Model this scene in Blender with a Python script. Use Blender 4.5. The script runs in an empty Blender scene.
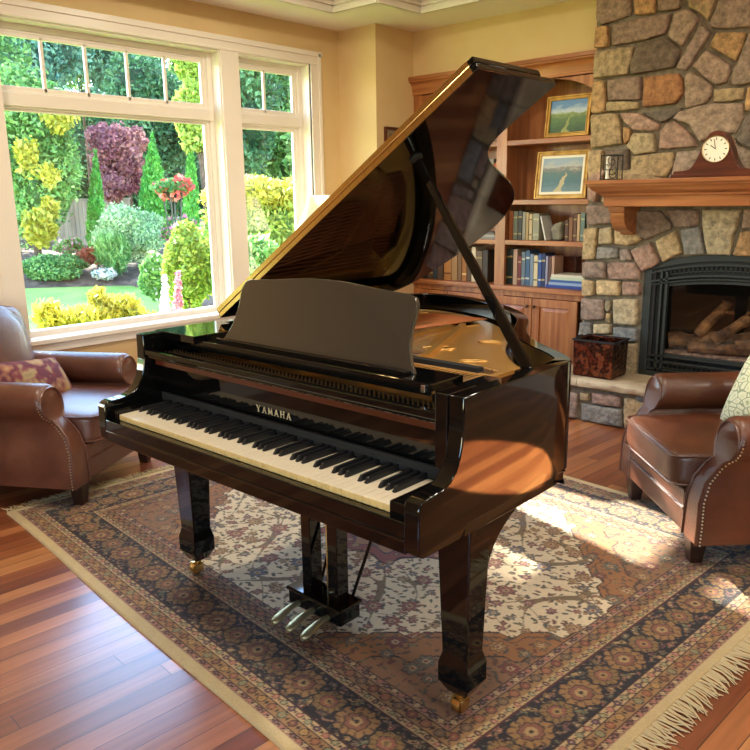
import bpy, bmesh, math, random
import numpy as np
from mathutils import Vector, Matrix
R = math.radians
scn = bpy.context.scene
COL = scn.collection
# ------------------------------------------------------------------ camera
FPX = 764.5936
CR = np.array([0.74239666, 0.66980422, -0.01447444])
CU = np.array([-0.14012161, 0.17636239, 0.97430090])
CF = np.array([-0.65514360, 0.72128955, -0.22478489])
CC = np.array([0.0, 0.0, 1.475])
cd = bpy.data.cameras.new('camera'); cam = bpy.data.objects.new('camera', cd); COL.objects.link(cam)
cd.sensor_width = 36; cd.lens = FPX * 36 / 750; cd.clip_start = .05; cd.clip_end = 300
cam.matrix_world = Matrix(((CR[0], CU[0], -CF[0], CC[0]), (CR[1], CU[1], -CF[1], CC[1]), (CR[2], CU[2], -CF[2], CC[2]), (0, 0, 0, 1)))
scn.camera = cam
# ------------------------------------------------------------------ sky, sun, room light
w = bpy.data.worlds.new('sky'); scn.world = w; w.use_nodes = True
wn = w.node_tree; bg = wn.nodes['Background']
sky = wn.nodes.new('ShaderNodeTexSky'); sky.sky_type = 'NISHITA'; sky.sun_disc = False
SUN_EL, SUN_AZ = R(28.0), R(165.5)          # the sun stands beyond the garden, over the window wall
sky.sun_elevation = SUN_EL; sky.sun_rotation = R(90) - SUN_AZ; sky.air_density = 1.0; sky.dust_density = 0.0
wn.links.new(sky.outputs[0], bg.inputs[0]); bg.inputs[1].default_value = 1.6
sd = bpy.data.lights.new('sun', 'SUN'); sun = bpy.data.objects.new('sun', sd); COL.objects.link(sun)
sd.energy = 30.0; sd.angle = R(.8); sd.color = (1, .93, .80)
sun.rotation_euler = Vector((math.cos(SUN_AZ) * math.cos(SUN_EL), math.sin(SUN_AZ) * math.cos(SUN_EL), math.sin(SUN_EL))).to_track_quat('Z', 'Y').to_euler()
def area(name, loc, rot, sx, sy, e, col=(1, 1, 1), portal=False):
    l = bpy.data.lights.new(name, 'AREA'); l.shape = 'RECTANGLE'; l.size = sx; l.size_y = sy; l.energy = e; l.color = col
    o = bpy.data.objects.new(name, l); COL.objects.link(o); o.location = loc; o.rotation_euler = rot
    if portal: l.cycles.is_portal = True
    return o
area('window_portal', (-4.78, 2.7, 1.56), (0, R(-90), 0), 1.75, 1.5, 1, portal=True)
area('window_portal', (-4.78, 4.0, 1.56), (0, R(-90), 0), 1.75, .62, 1, portal=True)
area('window_portal', (1.0, -2.95, 1.5), (R(90), 0, 0), 3.0, 1.9, 1, portal=True)
scn.view_settings.view_transform = 'Standard'; scn.view_settings.look = 'None'
scn.view_settings.gamma = 1; scn.view_settings.use_curve_mapping = False
scn.view_settings.exposure = 0.5
scn.cycles.use_denoising = True
scn.cycles.max_bounces = 10; scn.cycles.transparent_max_bounces = 16; scn.cycles.sample_clamp_indirect = 6
scn.cycles.caustics_reflective = False; scn.cycles.caustics_refractive = False

# ------------------------------------------------------------------ helpers
def at(u, v, ax, val):
    d = CF * FPX + CR * (u - 375) + CU * (375 - v); t = (val - CC[ax]) / d[ax]; return CC + t * d
def far(u, v, dep): return CC + dep * (CF * FPX + CR * (u - 375) + CU * (375 - v)) / FPX

def tag(o, label=None, cat=None, group=None, kind=None):
    if label: o['label'] = label
    if cat: o['category'] = cat
    if group: o['group'] = group
    if kind: o['kind'] = kind
    return o
def empty(name, loc=(0, 0, 0), rz=0, label=None, cat=None, group=None, kind=None):
    o = bpy.data.objects.new(name, None); COL.objects.link(o); o.location = loc; o.rotation_euler = (0, 0, rz)
    o.empty_display_size = .1
    return tag(o, label, cat, group, kind)
def rootloc(o):
    p = Vector((0, 0, 0))
    while o is not None: p = p + o.location; o = o.parent
    return p
class MB:
    def __init__(s): s.v = []; s.f = []; s.mi = []; s.c = []; s.T = None; s.col = None; s.k = 0
    def add(s, V, F, k=None):
        b = len(s.v)
        if s.T is not None: V = [s.T @ Vector(p) for p in V]
        s.v += [tuple(p) for p in V]; s.f += [tuple(b + i for i in q) for q in F]
        s.mi += [s.k if k is None else k] * len(F)
        if s.col is not None: s.c += [s.col] * len(V)
        return s
    def box(s, x0, x1, y0, y1, z0, z1, k=None):
        return s.add([(x, y, z) for z in (z0, z1) for y in (y0, y1) for x in (x0, x1)],
                     [(0, 2, 3, 1), (4, 5, 7, 6), (0, 1, 5, 4), (2, 6, 7, 3), (0, 4, 6, 2), (1, 3, 7, 5)], k)
    def beam(s, p, q, wd, ht, up=(0, 0, 1), k=None, t1=1.0):
        p = Vector(p); q = Vector(q); d = (q - p).normalized(); a = d.cross(Vector(up))
        if a.length < 1e-4: a = d.cross(Vector((1, 0, 0)))
        a.normalize(); b = a.cross(d); V = []
        for P, t in ((p, 1), (q, t1)):
            for i, j in ((-1, -1), (1, -1), (1, 1), (-1, 1)): V.append(P + a * (i * wd / 2 * t) + b * (j * ht / 2 * t))
        return s.add(V, [(3, 2, 1, 0), (4, 5, 6, 7), (0, 1, 5, 4), (1, 2, 6, 5), (2, 3, 7, 6), (3, 0, 4, 7)], k)
    def tube(s, pts, r, n=8, k=None, r1=None, caps=True):
        pts = [Vector(p) for p in pts]; V = []; F = []; up = None
        for i, p in enumerate(pts):
            d = (pts[min(i + 1, len(pts) - 1)] - pts[max(i - 1, 0)]).normalized()
            if up is None: up = Vector((0, 0, 1)) if abs(d.z) < .9 else Vector((1, 0, 0))
            a = d.cross(up).normalized(); b = a.cross(d); up = b
            rr = r[i] if isinstance(r, (list, tuple)) else (r if r1 is None else r + (r1 - r) * i / (len(pts) - 1))
            for j in range(n):
                t = 2 * math.pi * j / n; V.append(p + a * math.cos(t) * rr + b * math.sin(t) * rr)
        for i in range(len(pts) - 1):
            for j in range(n): F.append((i * n + j, i * n + (j + 1) % n, (i + 1) * n + (j + 1) % n, (i + 1) * n + j))
        if caps: F.append(tuple(range(n - 1, -1, -1))); F.append(tuple((len(pts) - 1) * n + j for j in range(n)))
        return s.add(V, F, k)
    def lathe(s, prof, cx=0, cy=0, n=24, k=None, caps=True):
        V = []; F = []
        for r, z in prof:
            for j in range(n):
                t = 2 * math.pi * j / n; V.append((cx + r * math.cos(t), cy + r * math.sin(t), z))
        for i in range(len(prof) - 1):
            for j in range(n): F.append((i * n + j, i * n + (j + 1) % n, (i + 1) * n + (j + 1) % n, (i + 1) * n + j))
        if caps: F.append(tuple(range(n - 1, -1, -1))); F.append(tuple((len(prof) - 1) * n + j for j in range(n)))
        return s.add(V, F, k)
    def prism(s, poly, fn, t0, t1, k=None):
        n = len(poly); V = [fn(a, b, t0) for a, b in poly] + [fn(a, b, t1) for a, b in poly]
        F = [tuple(range(n - 1, -1, -1)), tuple(range(n, 2 * n))] + [(i, (i + 1) % n, n + (i + 1) % n, n + i) for i in range(n)]
        return s.add(V, F, k)
    def ball(s, c, rx, ry, rz, nu=16, nv=10, k=None, e=None):
        V = []; F = []
        for i in range(nv + 1):
            ph = math.pi * i / nv - math.pi / 2
            for j in range(nu):
                th = 2 * math.pi * j / nu; V.append((c[0] + rx * math.cos(ph) * math.cos(th), c[1] + ry * math.cos(ph) * math.sin(th), c[2] + rz * math.sin(ph)))
        for i in range(nv):
            for j in range(nu): F.append((i * nu + j, i * nu + (j + 1) % nu, (i + 1) * nu + (j + 1) % nu, (i + 1) * nu + j))
        return s.add(V, F, k)
    def soft(s, c, h, e=5.0, n=10, fn=None, k=None):
        # rounded cushion-like block: superellipsoid of half sizes h
        idx = {}; V = []; F = []
        def vid(x, y, z):
            key = (x, y, z)
            if key not in idx:
                p = [2.0 * q / n - 1 for q in key]; L = sum(abs(q) ** e for q in p) ** (1 / e)
                p = [math.copysign(abs(q) ** .85, q) if False else q for q in p]
                P = [c[i] + h[i] * p[i] / L for i in range(3)]
                if fn: P = fn(P, p)
                idx[key] = len(V); V.append(tuple(P))
            return idx[key]
        for a in range(n):
            for b in range(n):
                for (o, f) in ((0, 0), (n, 1)):
                    for pl in range(3):
                        qs = []
                        for da, db in ((0, 0), (1, 0), (1, 1), (0, 1)):
                            t = [a + da, b + db]; t.insert(pl, o); qs.append(vid(*t))
                        if (f == 1) == (pl == 1): qs.reverse()
                        F.append(tuple(qs))
        return s.add(V, F, k)
    def build(s, name, mats, parent=None, smooth=True, bevel=0, seg=2, world=True, ang=35, kind=None):
        me = bpy.data.meshes.new(name)
        off = rootloc(parent) if (parent is not None and world) else Vector((0, 0, 0))
        V = [(p[0] - off.x, p[1] - off.y, p[2] - off.z) for p in s.v]
        me.from_pydata(V, [], s.f)
        if not isinstance(mats, (list, tuple)): mats = [mats]
        for m in mats: me.materials.append(m)
        if any(s.mi): me.polygons.foreach_set('material_index', s.mi)
        if s.c:
            at_ = me.color_attributes.new('Col', 'FLOAT_COLOR', 'POINT')
            at_.data.foreach_set('color', [x for c in s.c for x in (c[0], c[1], c[2], 1.0)])
        if smooth:
            me.polygons.foreach_set('use_smooth', [True] * len(me.polygons)); me.set_sharp_from_angle(angle=R(ang))
        me.update()
        o = bpy.data.objects.new(name, me); COL.objects.link(o)
        if parent is not None: o.parent = parent
        if bevel:
            b = o.modifiers.new('bevel', 'BEVEL'); b.width = bevel; b.segments = seg; b.limit_method = 'ANGLE'; b.angle_limit = R(40)
        if kind: o['kind'] = kind
        return o
def struct(name, mb, m, parent=None, **k):
    o = mb.build(name, m, parent, **k)
    if parent is None: o['kind'] = 'structure'
    return o
def children(o): return [c for c in COL.objects if c.parent is o]
def copy_tree(o, parent=None):
    c = o.copy(); COL.objects.link(c); c.parent = parent
    for ch in children(o): copy_tree(ch, c)
    return c

# ------------------------------------------------------------------ materials
def lin(h):
    h = h.lstrip('#'); r = []
    for i in (0, 2, 4):
        c = int(h[i:i + 2], 16) / 255; r.append(c / 12.92 if c <= .04045 else ((c + .055) / 1.055) ** 2.4)
    return (r[0], r[1], r[2], 1)
def mat(name, col, rough=.5, metal=0, coat=0, cols=None, scale=5, stretch=(1, 1, 1), detail=4, bump=0, bscale=None, attr=False, spec=.5, emit=None, es=0, var=0, sheen=0, trans=0, rot=(0, 0, 0), coatr=.03):
    m = bpy.data.materials.new(name); m.use_nodes = True; N = m.node_tree.nodes; L = m.node_tree.links
    b = N['Principled BSDF']
    if isinstance(col, str): col = lin(col)
    b.inputs['Base Color'].default_value = col if len(col) == 4 else (*col, 1)
    b.inputs['Roughness'].default_value = rough; b.inputs['Metallic'].default_value = metal
    b.inputs['Coat Weight'].default_value = coat; b.inputs['Coat Roughness'].default_value = coatr
    b.inputs['Specular IOR Level'].default_value = spec
    if sheen: b.inputs['Sheen Weight'].default_value = sheen
    if emit: b.inputs['Emission Color'].default_value = lin(emit); b.inputs['Emission Strength'].default_value = es
    tc = N.new('ShaderNodeTexCoord'); mp = N.new('ShaderNodeMapping'); mp.inputs['Scale'].default_value = stretch; mp.inputs['Rotation'].default_value = rot
    L.new(tc.outputs['Object'], mp.inputs[0])
    if cols:
        nz = N.new('ShaderNodeTexNoise'); nz.inputs['Scale'].default_value = scale; nz.inputs['Detail'].default_value = detail
        L.new(mp.outputs[0], nz.inputs['Vector']); rp = N.new('ShaderNodeValToRGB'); L.new(nz.outputs['Fac'], rp.inputs[0])
        e = rp.color_ramp.elements; n = len(cols)
        for i, c in enumerate(cols):
            p = .3 + .4 * i / max(1, n - 1); el = e[i] if i < 2 else e.new(p); el.position = p; el.color = lin(c) if isinstance(c, str) else c
        L.new(rp.outputs[0], b.inputs['Base Color'])
    if attr:
        a = N.new('ShaderNodeAttribute'); a.attribute_name = 'Col'
        if var:
            nz = N.new('ShaderNodeTexNoise'); nz.inputs['Scale'].default_value = scale; nz.inputs['Detail'].default_value = 8; nz.inputs['Roughness'].default_value = .72
            L.new(mp.outputs[0], nz.inputs['Vector'])
            mr = N.new('ShaderNodeMapRange'); mr.inputs['From Min'].default_value = .34; mr.inputs['From Max'].default_value = .66; mr.inputs['To Min'].default_value = 1 - var; mr.inputs['To Max'].default_value = 1 + var
            L.new(nz.outputs['Fac'], mr.inputs[0]); mx = N.new('ShaderNodeVectorMath'); mx.operation = 'SCALE'
            L.new(a.outputs['Color'], mx.inputs[0]); L.new(mr.outputs[0], mx.inputs['Scale']); L.new(mx.outputs[0], b.inputs['Base Color'])
        else: L.new(a.outputs['Color'], b.inputs['Base Color'])
    if bump:
        n2 = N.new('ShaderNodeTexNoise'); n2.inputs['Scale'].default_value = bscale or scale * 4; n2.inputs['Detail'].default_value = 5
        L.new(tc.outputs['Object'], n2.inputs['Vector']); bp = N.new('ShaderNodeBump'); bp.inputs['Strength'].default_value = bump; bp.inputs['Distance'].default_value = .01
        L.new(n2.outputs['Fac'], bp.inputs['Height']); L.new(bp.outputs[0], b.inputs['Normal'])
    if trans:
        t = N.new('ShaderNodeBsdfTranslucent'); mxs = N.new('ShaderNodeMixShader'); mxs.inputs[0].default_value = trans
        src = b.inputs['Base Color'].links
        if src: L.new(src[0].from_socket, t.inputs[0])
        else: t.inputs[0].default_value = b.inputs['Base Color'].default_value
        L.new(b.outputs[0], mxs.inputs[1]); L.new(t.outputs[0], mxs.inputs[2]); L.new(mxs.outputs[0], N['Material Output'].inputs[0])
    return m
def wood(name, c1, c2, c3, rough=.35, axis=0, coat=.2, sc=3.0):
    st = [9, 9, 9]; st[axis] = .7
    return mat(name, c2, rough, cols=[c1, c2, c3], scale=sc, stretch=tuple(st), detail=5, coat=coat, bump=.04, bscale=60, coatr=.15)
def glassm(name, tint=(1, 1, 1, 1), ior=1.5):
    m = bpy.data.materials.new(name); m.use_nodes = True; N = m.node_tree.nodes; L = m.node_tree.links
    N.remove(N['Principled BSDF']); t = N.new('ShaderNodeBsdfTransparent'); t.inputs[0].default_value = tint
    g = N.new('ShaderNodeBsdfGlossy'); g.inputs['Roughness'].default_value = .01; fr = N.new('ShaderNodeFresnel'); fr.inputs[0].default_value = ior
    mx = N.new('ShaderNodeMixShader'); ge = N.new('ShaderNodeNewGeometry'); iv = N.new('ShaderNodeMath'); iv.operation = 'MULTIPLY_ADD'; L.new(ge.outputs['Backfacing'], iv.inputs[0]); iv.inputs[1].default_value = -1.8; iv.inputs[2].default_value = 1.8
    ml = N.new('ShaderNodeMath'); ml.operation = 'MULTIPLY'; ml.use_clamp = True; L.new(fr.outputs[0], ml.inputs[0]); L.new(iv.outputs[0], ml.inputs[1])   # both faces of a thin pane
    L.new(ml.outputs[0], mx.inputs[0]); L.new(t.outputs[0], mx.inputs[1]); L.new(g.outputs[0], mx.inputs[2])
    L.new(mx.outputs[0], N['Material Output'].inputs[0]); return m

M = {}
M['wall'] = mat('wall_paint', '#d8bb88', .75, cols=['#d5b784', '#dbbf8d'], scale=3, bump=.05, bscale=220)
M['ceil'] = mat('ceiling_paint', '#efe6d8', .8)
M['trim'] = mat('trim_paint', '#ece2d4', .35)
M['glass'] = glassm('window_glass')
M['black'] = mat('piano_lacquer', (.003, .003, .003), .045)
M['satin'] = mat('piano_lid_lacquer', (.003, .003, .003), .05)
M['felt'] = mat('black_felt', (.012, .012, .012), .9)
M['brass'] = mat('brass', (.80, .56, .22), .25, 1)
M['steel'] = mat('polished_steel', (.6, .6, .6), .25, 1)
M['plate'] = mat('gilded_iron', (.72, .43, .13), .38, .75, bump=.06, bscale=90)
M['copper'] = mat('copper_wire', (.60, .25, .12), .35, .9)
M['soundboard'] = wood('spruce_soundboard', '#7a4a20', '#9a6430', '#b07a40', .4, 1)
M['redfelt'] = mat('red_felt', '#6e1f18', .9)
M['ivory'] = mat('ivory_key', '#ece0c4', .3, coat=.4)
M['keywood'] = mat('key_side_wood', '#d9b878', .5)
M['ebony'] = mat('ebony_key', (.010, .010, .011), .35)
M['desk'] = mat('music_desk_lacquer', (.034, .028, .021), .16, coat=.8, coatr=.10)
M['leather'] = mat('brown_leather', '#4f2917', .38, cols=['#3e1f0e', '#522b18', '#683922'], scale=4, bump=.22, bscale=160, coat=.25, coatr=.25)
M['leatherl'] = mat('worn_brown_leather', '#6b3f2c', .36, cols=['#4b2a1e', '#603828', '#784c38'], scale=4, bump=.2, bscale=160, coat=.3, coatr=.25)
M['nail'] = mat('nail_head_brass', (.42, .30, .16), .35, 1)
M['darkleg'] = mat('dark_stained_leg', '#2a140c', .35, coat=.4)
M['cherry'] = wood('cherry_wood', '#854c27', '#a06236', '#b47846', .38, 2)
M['cherryh'] = wood('cherry_wood_horizontal', '#854c27', '#a06236', '#b47846', .38, 0)
M['mantelw'] = wood('mantel_cherry_wood', '#86502e', '#9c6238', '#ae7547', .34, 0)
M['clockw'] = wood('clock_mahogany', '#3c1a0e', '#512414', '#64301c', .3, 0)
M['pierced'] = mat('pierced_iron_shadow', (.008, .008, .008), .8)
M['iron'] = mat('grey_green_iron', '#353a38', .45, .5, bump=.05, bscale=150)
M['firebox'] = mat('firebox_black', '#14110f', .9, cols=['#100e0c', '#1e1813'], scale=9)
M['log'] = mat('ceramic_log', '#6e5038', .9, cols=['#30241c', '#7d5b3e', '#b08458'], scale=14, bump=.6, bscale=40)
M['ember'] = mat('ember_bed', '#a08070', .9, cols=['#584640', '#b09080', '#cfb29c'], scale=40, bump=.5)
M['stone'] = mat('field_stone', (1, 1, 1), .9, attr=True, var=.50, scale=24, bump=1.0, bscale=34)
M['mortar'] = mat('mortar', '#7a6e5c', .95, cols=['#655a4a', '#877a66'], scale=30, bump=.5, bscale=90)
M['slab'] = mat('hearth_slab_stone', '#b3a184', .7, cols=['#96866b', '#b3a184', '#c9b899'], scale=6, bump=.35, bscale=30)
M['paper'] = mat('paper_white', '#e8dfca', .7)
M['pagep'] = mat('book_pages', '#cfc0a0', .8)
M['rug'] = mat('rug_pile', (1, 1, 1), .95, attr=True, var=.10, scale=160, bump=.5, bscale=420, sheen=.15)
M['fringe'] = mat('rug_fringe_cotton', '#c7b488', .9)
M['shade'] = mat('lamp_shade_linen', '#efe6cf', .8, trans=.5)
M['brick'] = mat('fence_wood', '#8d8377', .9, cols=['#70675d', '#9c9184'], scale=4, stretch=(1, 1, .2), bump=.3)

def floor_material():
    m = bpy.data.materials.new('cherry_plank_floor'); m.use_nodes = True; N = m.node_tree.nodes; L = m.node_tree.links; b = N['Principled BSDF']
    tc = N.new('ShaderNodeTexCoord'); mp = N.new('ShaderNodeMapping'); mp.inputs['Rotation'].default_value = (0, 0, R(4 )); L.new(tc.outputs['Object'], mp.inputs[0])
    sx = N.new('ShaderNodeSeparateXYZ'); L.new(mp.outputs[0], sx.inputs[0])
    def mth(op, a, b_=None, c=None):
        n = N.new('ShaderNodeMath'); n.operation = op
        for i, v in enumerate((a, b_, c)):
            if v is None: continue
            if isinstance(v, (int, float)): n.inputs[i].default_value = v
            else: L.new(v, n.inputs[i])
        return n.outputs[0]
    # planks run along local Y, rows across X
    xr = mth('DIVIDE', sx.outputs[0], .078); row = mth('FLOOR', xr); fx = mth('FRACT', xr)
    wn1 = N.new('ShaderNodeTexWhiteNoise'); wn1.noise_dimensions = '1D'; L.new(row, wn1.inputs['W'])
    yr = mth('ADD', mth('DIVIDE', sx.outputs[1], 1.6), mth('MULTIPLY', wn1.outputs[0], 7.3)); col = mth('FLOOR', yr); fy = mth('FRACT', yr)
    cb = N.new('ShaderNodeCombineXYZ'); L.new(row, cb.inputs[0]); L.new(col, cb.inputs[1])
    wn2 = N.new('ShaderNodeTexWhiteNoise'); wn2.noise_dimensions = '2D'; L.new(cb.outputs[0], wn2.inputs['Vector'])
    rp = N.new('ShaderNodeValToRGB'); L.new(wn2.outputs[0], rp.inputs[0]); E = rp.color_ramp.elements
    E[0].position = 0; E[0].color = lin('#7a4227'); E[1].position = 1; E[1].color = lin('#c08653')
    for p, c in ((.3, '#87492b'), (.6, '#9c5d37'), (.85, '#b57547')): e = E.new(p); e.color = lin(c)
    mp2 = N.new('ShaderNodeMapping'); mp2.inputs['Scale'].default_value = (40, 2.2, 1); L.new(mp.outputs[0], mp2.inputs[0])
    ad = N.new('ShaderNodeVectorMath'); ad.operation = 'ADD'; L.new(mp2.outputs[0], ad.inputs[0]); L.new(wn2.outputs['Color'], ad.inputs[1])
    gn = N.new('ShaderNodeTexNoise'); gn.inputs['Scale'].default_value = 1.0; gn.inputs['Detail'].default_value = 5; L.new(ad.outputs[0], gn.inputs['Vector'])
    mr = N.new('ShaderNodeMapRange'); mr.inputs['From Min'].default_value = .3; mr.inputs['From Max'].default_value = .7; mr.inputs['To Min'].default_value = .75; mr.inputs['To Max'].default_value = 1.2; L.new(gn.outputs[0], mr.inputs[0])
    # seams
    ex = mth('MINIMUM', fx, mth('SUBTRACT', 1, fx)); ey = mth('MINIMUM', fy, mth('SUBTRACT', 1, fy))
    seam = mth('MINIMUM', mth('MULTIPLY', ex, .078), mth('MULTIPLY', ey, 1.6))
    sm = N.new('ShaderNodeMapRange'); sm.inputs['From Min'].default_value = .0009; sm.inputs['From Max'].default_value = .0022; L.new(seam, sm.inputs[0])
    fac = mth('MULTIPLY', mr.outputs[0], mth('ADD', mth('MULTIPLY', sm.outputs[0], .8), .2))
    sc = N.new('ShaderNodeVectorMath'); sc.operation = 'SCALE'; L.new(rp.outputs[0], sc.inputs[0]); L.new(fac, sc.inputs['Scale'])
    L.new(sc.outputs[0], b.inputs['Base Color']); b.inputs['Roughness'].default_value = .36
    b.inputs['Coat Weight'].default_value = .9; b.inputs['Coat Roughness'].default_value = .24
    bp = N.new('ShaderNodeBump'); bp.inputs['Strength'].default_value = .35; bp.inputs['Distance'].default_value = .002
    L.new(sm.outputs[0], bp.inputs['Height']); L.new(bp.outputs[0], b.inputs['Normal'])
    return m
M['floor'] = floor_material()
# ------------------------------------------------------------------ room shell
M['panel'] = wood('dark_reflection_panel', '#170e09', '#1f130c', '#281810', .5, 2)  # unseen wall made dark to keep reflections and warm bounce low
XW, YB, ZC, XE, YF = -4.60, 5.14, 2.777, 3.2, -2.9
m = MB(); m.box(XW - .2, XE + .2, YF - .2, 5.7, -.12, 0); struct('floor', m, M['floor'], smooth=False)
W1 = (1.915, 3.503, .66, 2.50); W2 = (3.656, 4.357, .66, 2.50); W4 = (-.03, .33, .68, 1.08)
m = MB(); X0, X1 = XW - .135, XW
m.box(X0, X1, YF, 5.7, 0, .66); m.box(X0, X1, YF, 5.7, 2.50, 3.1)
m.box(X0, X1, YF, W4[0], .66, 2.5); m.box(X0, X1, W4[1], W1[0], .66, 2.5); m.box(X0, X1, W4[0], W4[1], 1.08, 2.5); m.box(X0, X1, W4[0], W4[1], .66, .68)
m.box(X0, X1, W1[1], W2[0], .66, 2.5); m.box(X0, X1, W2[1], 5.7, .66, 2.5)
struct('wall_left', m, M['wall'], smooth=False)
m = MB(); m.box(XW, -4.195, 4.68, 5.7, 0, ZC + .2); m.box(-4.195, -2.40, YB, YB + .12, 2.425, ZC + .2); m.box(-4.195, -.6, 5.5, 5.7, 0, ZC + .2); m.box(-.60, XE, YB, 5.7, 0, ZC + .2)
struct('wall_back', m, M['wall'], smooth=False)
m = MB(); m.box(XE, XE + .2, YF - .2, 5.7, 0, 3.1); struct('wall_right', m, M['panel'], smooth=False)
m = MB(); m.box(XW - .2, -.6, YF - .2, YF, 0, 3.1); m.box(2.6, XE + .2, YF - .2, YF, 0, 3.1); m.box(-.6, 2.6, YF - .2, YF, 0, .5); m.box(-.6, 2.6, YF - .2, YF, 2.5, 3.1)
struct('wall_front', m, M['wall'], smooth=False)
TX0, TX1, TY0, TYa, TYb, TX2 = -4.19, -3.76, -2.4, 4.22, 4.69, 2.7
m = MB(); m.box(XW, TX0, YF, 5.7, ZC, ZC + .04); m.box(TX0, TX1, TYa, 5.7, ZC, ZC + .04); m.box(TX1, XE, TYb, 5.7, ZC, ZC + .04)
m.box(TX2, XE, YF, TYb, ZC, ZC + .04); m.box(TX0, TX2, YF, TY0, ZC, ZC + .04); m.box(XW, XE, YF, 5.7, 3.02, 3.1)
struct('ceiling', m, M['ceil'], smooth=False)
def tray_mould(m, x0, y0, x1, y1, nx, ny):
    # stepped moulding against a tray side; (nx, ny) points into the tray
    for (z0, z1, d) in ((ZC + .04, 3.02, 0), (ZC, ZC + .025, .012), (ZC + .05, ZC + .075, .02), (ZC + .075, ZC + .11, .035), (ZC + .11, ZC + .15, .06), (ZC + .15, 3.02, .09)):
        xa, xb = sorted((x0, x1)); ya, yb = sorted((y0, y1)); e = .012
        if nx: xs = sorted((x0 - nx * e, x0 + nx * d)); m.box(xs[0], xs[1], ya - .0, yb, z0, z1)
        else: ys = sorted((y0 - ny * e, y0 + ny * d)); m.box(xa, xb, ys[0], ys[1], z0, z1)
m = MB()
for a in ((TX0, TY0, TX0, TYa, 1, 0), (TX0, TYa, TX1, TYa, 0, -1), (TX1, TYa, TX1, TYb, 1, 0), (TX1, TYb, TX2, TYb, 0, -1), (TX2, TY0, TX2, TYb, -1, 0), (TX0, TY0, TX2, TY0, 0, 1)): tray_mould(m, *a)
struct('trim_1', m, M['trim'], smooth=False)
m = MB(); m.box(XW, XW + .016, YF, 4.68, 0, .14); m.box(XW, XW + .022, YF, 4.68, 0, .02); struct('baseboard_left', m, M['trim'], smooth=False)
m = MB(); m.box(-.50, XE, YB - .016, YB, 0, .14); struct('baseboard_back', m, M['trim'], smooth=False)
m = MB(); m.box(XE - .016, XE, YF, YB, 0, .14); struct('baseboard_right', m, M['trim'], smooth=False)
m = MB(); m.box(XW, XE, YF, YF + .016, 0, .14); struct('baseboard_front', m, M['trim'], smooth=False)

def frame_rect(m, x0, x1, y0, y1, z0, z1, wd):
    m.box(x0, x1, y0, y0 + wd, z0, z1); m.box(x0, x1, y1 - wd, y1, z0, z1)
    m.box(x0, x1, y0 + wd, y1 - wd, z0, z0 + wd); m.box(x0, x1, y0 + wd, y1 - wd, z1 - wd, z1)
def window(name, W, munt, right_casing, left_casing):
    y0, y1, z0, z1 = W; rt = empty(name, (XW, (y0 + y1) / 2, z0), kind='structure')
    m = MB(); x = XW
    # jamb liners
    frame_rect(m, x - .12, x + .004, y0 - .001, y1 + .001, z0, z1, .014); m.build('window_jamb', M['trim'], rt, smooth=False, bevel=.002)
    m = MB(); frame_rect(m, x - .125, x - .085, y0 + .012, y1 - .012, z0 + .012, z1 - .012, .035)
    frame_rect(m, x - .13, x - .10, y0 + .045, y1 - .045, z0 + .03, z1 - .04, .022)
    m.box(x - .13, x - .075, y0 + .02, y1 - .02, 2.03, 2.105); m.box(x - .13, x - .09, y0 + .04, y1 - .04, 2.018, 2.118)
    frame_rect(m, x - .13, x - .105, y0 + .06, y1 - .06, z0 + .022, 2.03, .036 if W is W2 else .027)
    frame_rect(m, x - .13, x - .105, y0 + .06, y1 - .06, 2.115, z1 - .055, .03)
    m.build('window_frame', M['trim'], rt, smooth=False, bevel=.003)
    for y in munt:
        m = MB(); m.box(x - .125, x - .105, y - .010, y + .010, 2.12, 2.43); m.build('muntin', M['trim'], rt, smooth=False, bevel=.003)
    m = MB(); m.box(x - .118, x - .114, y0 + .06, y1 - .06, z0 + .025, 2.02); m.build('lower_pane', M['glass'], rt, smooth=False)
    m = MB(); m.box(x - .118, x - .114, y0 + .06, y1 - .06, 2.11, 2.45); m.build('transom_pane', M['glass'], rt, smooth=False)
    return rt
window('window_1', W1, (2.285, 2.560, 2.845, 3.125), 0, 0); window('window_2', W2, (3.985,), 0, 0)
# casing shared by the pair: profiled flat boards
m = MB()
def cas(y0, y1, z0, z1, steps):
    for (a, b, d) in steps: m.box(XW - .002, XW + d, y0 + a[0], y1 - a[1], z0 + b[0], z1 - b[1])
m.box(XW, XW + .018, 1.80, 4.46, 2.495, 2.565); m.box(XW, XW + .028, 1.79, 4.475, 2.555, 2.592); m.box(XW, XW + .024, 1.80, 4.46, 2.497, 2.512)
m.box(XW, XW + .018, W1[1] - .003, W2[0] + .003, .66, 2.5)
m.box(XW, XW + .018, W2[1] - .003, 4.45, .60, 2.5); m.box(XW, XW + .028, 4.435, 4.462, .60, 2.58); m.box(XW, XW + .024, W2[1] - .003, W2[1] + .012, .66, 2.5)
m.box(XW, XW + .018, 1.82, 1.972, .60, 2.5); m.box(XW, XW + .028, 1.81, 1.835, .60, 2.58)
struct('trim_2', m, M['trim'], smooth=False, bevel=.003)
m = MB(); m.box(XW - .1, XW + .035, 1.83, 4.48, .638, .668); m.box(XW, XW + .016, 1.86, 4.45, .585, .64); struct('trim_3', m, M['trim'], smooth=False, bevel=.004)
rt = empty('added_sun_window', (XW, .09, .68), kind='structure'); m = MB(); frame_rect(m, XW - .12, XW + .01, W4[0], W4[1], W4[2], W4[3], .018); m.build('window_frame', M['trim'], rt, smooth=False, bevel=.003)  # unseen small window added to let a sun patch onto the floor
m = MB(); m.box(XW - .10, XW - .096, W4[0] + .01, W4[1] - .01, .69, 1.07); m.build('pane', M['glass'], rt, smooth=False)
rt = empty('added_fill_window', (1.0, YF, .5), kind='structure'); m = MB()  # unseen window added to fill the room with light from behind
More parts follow.
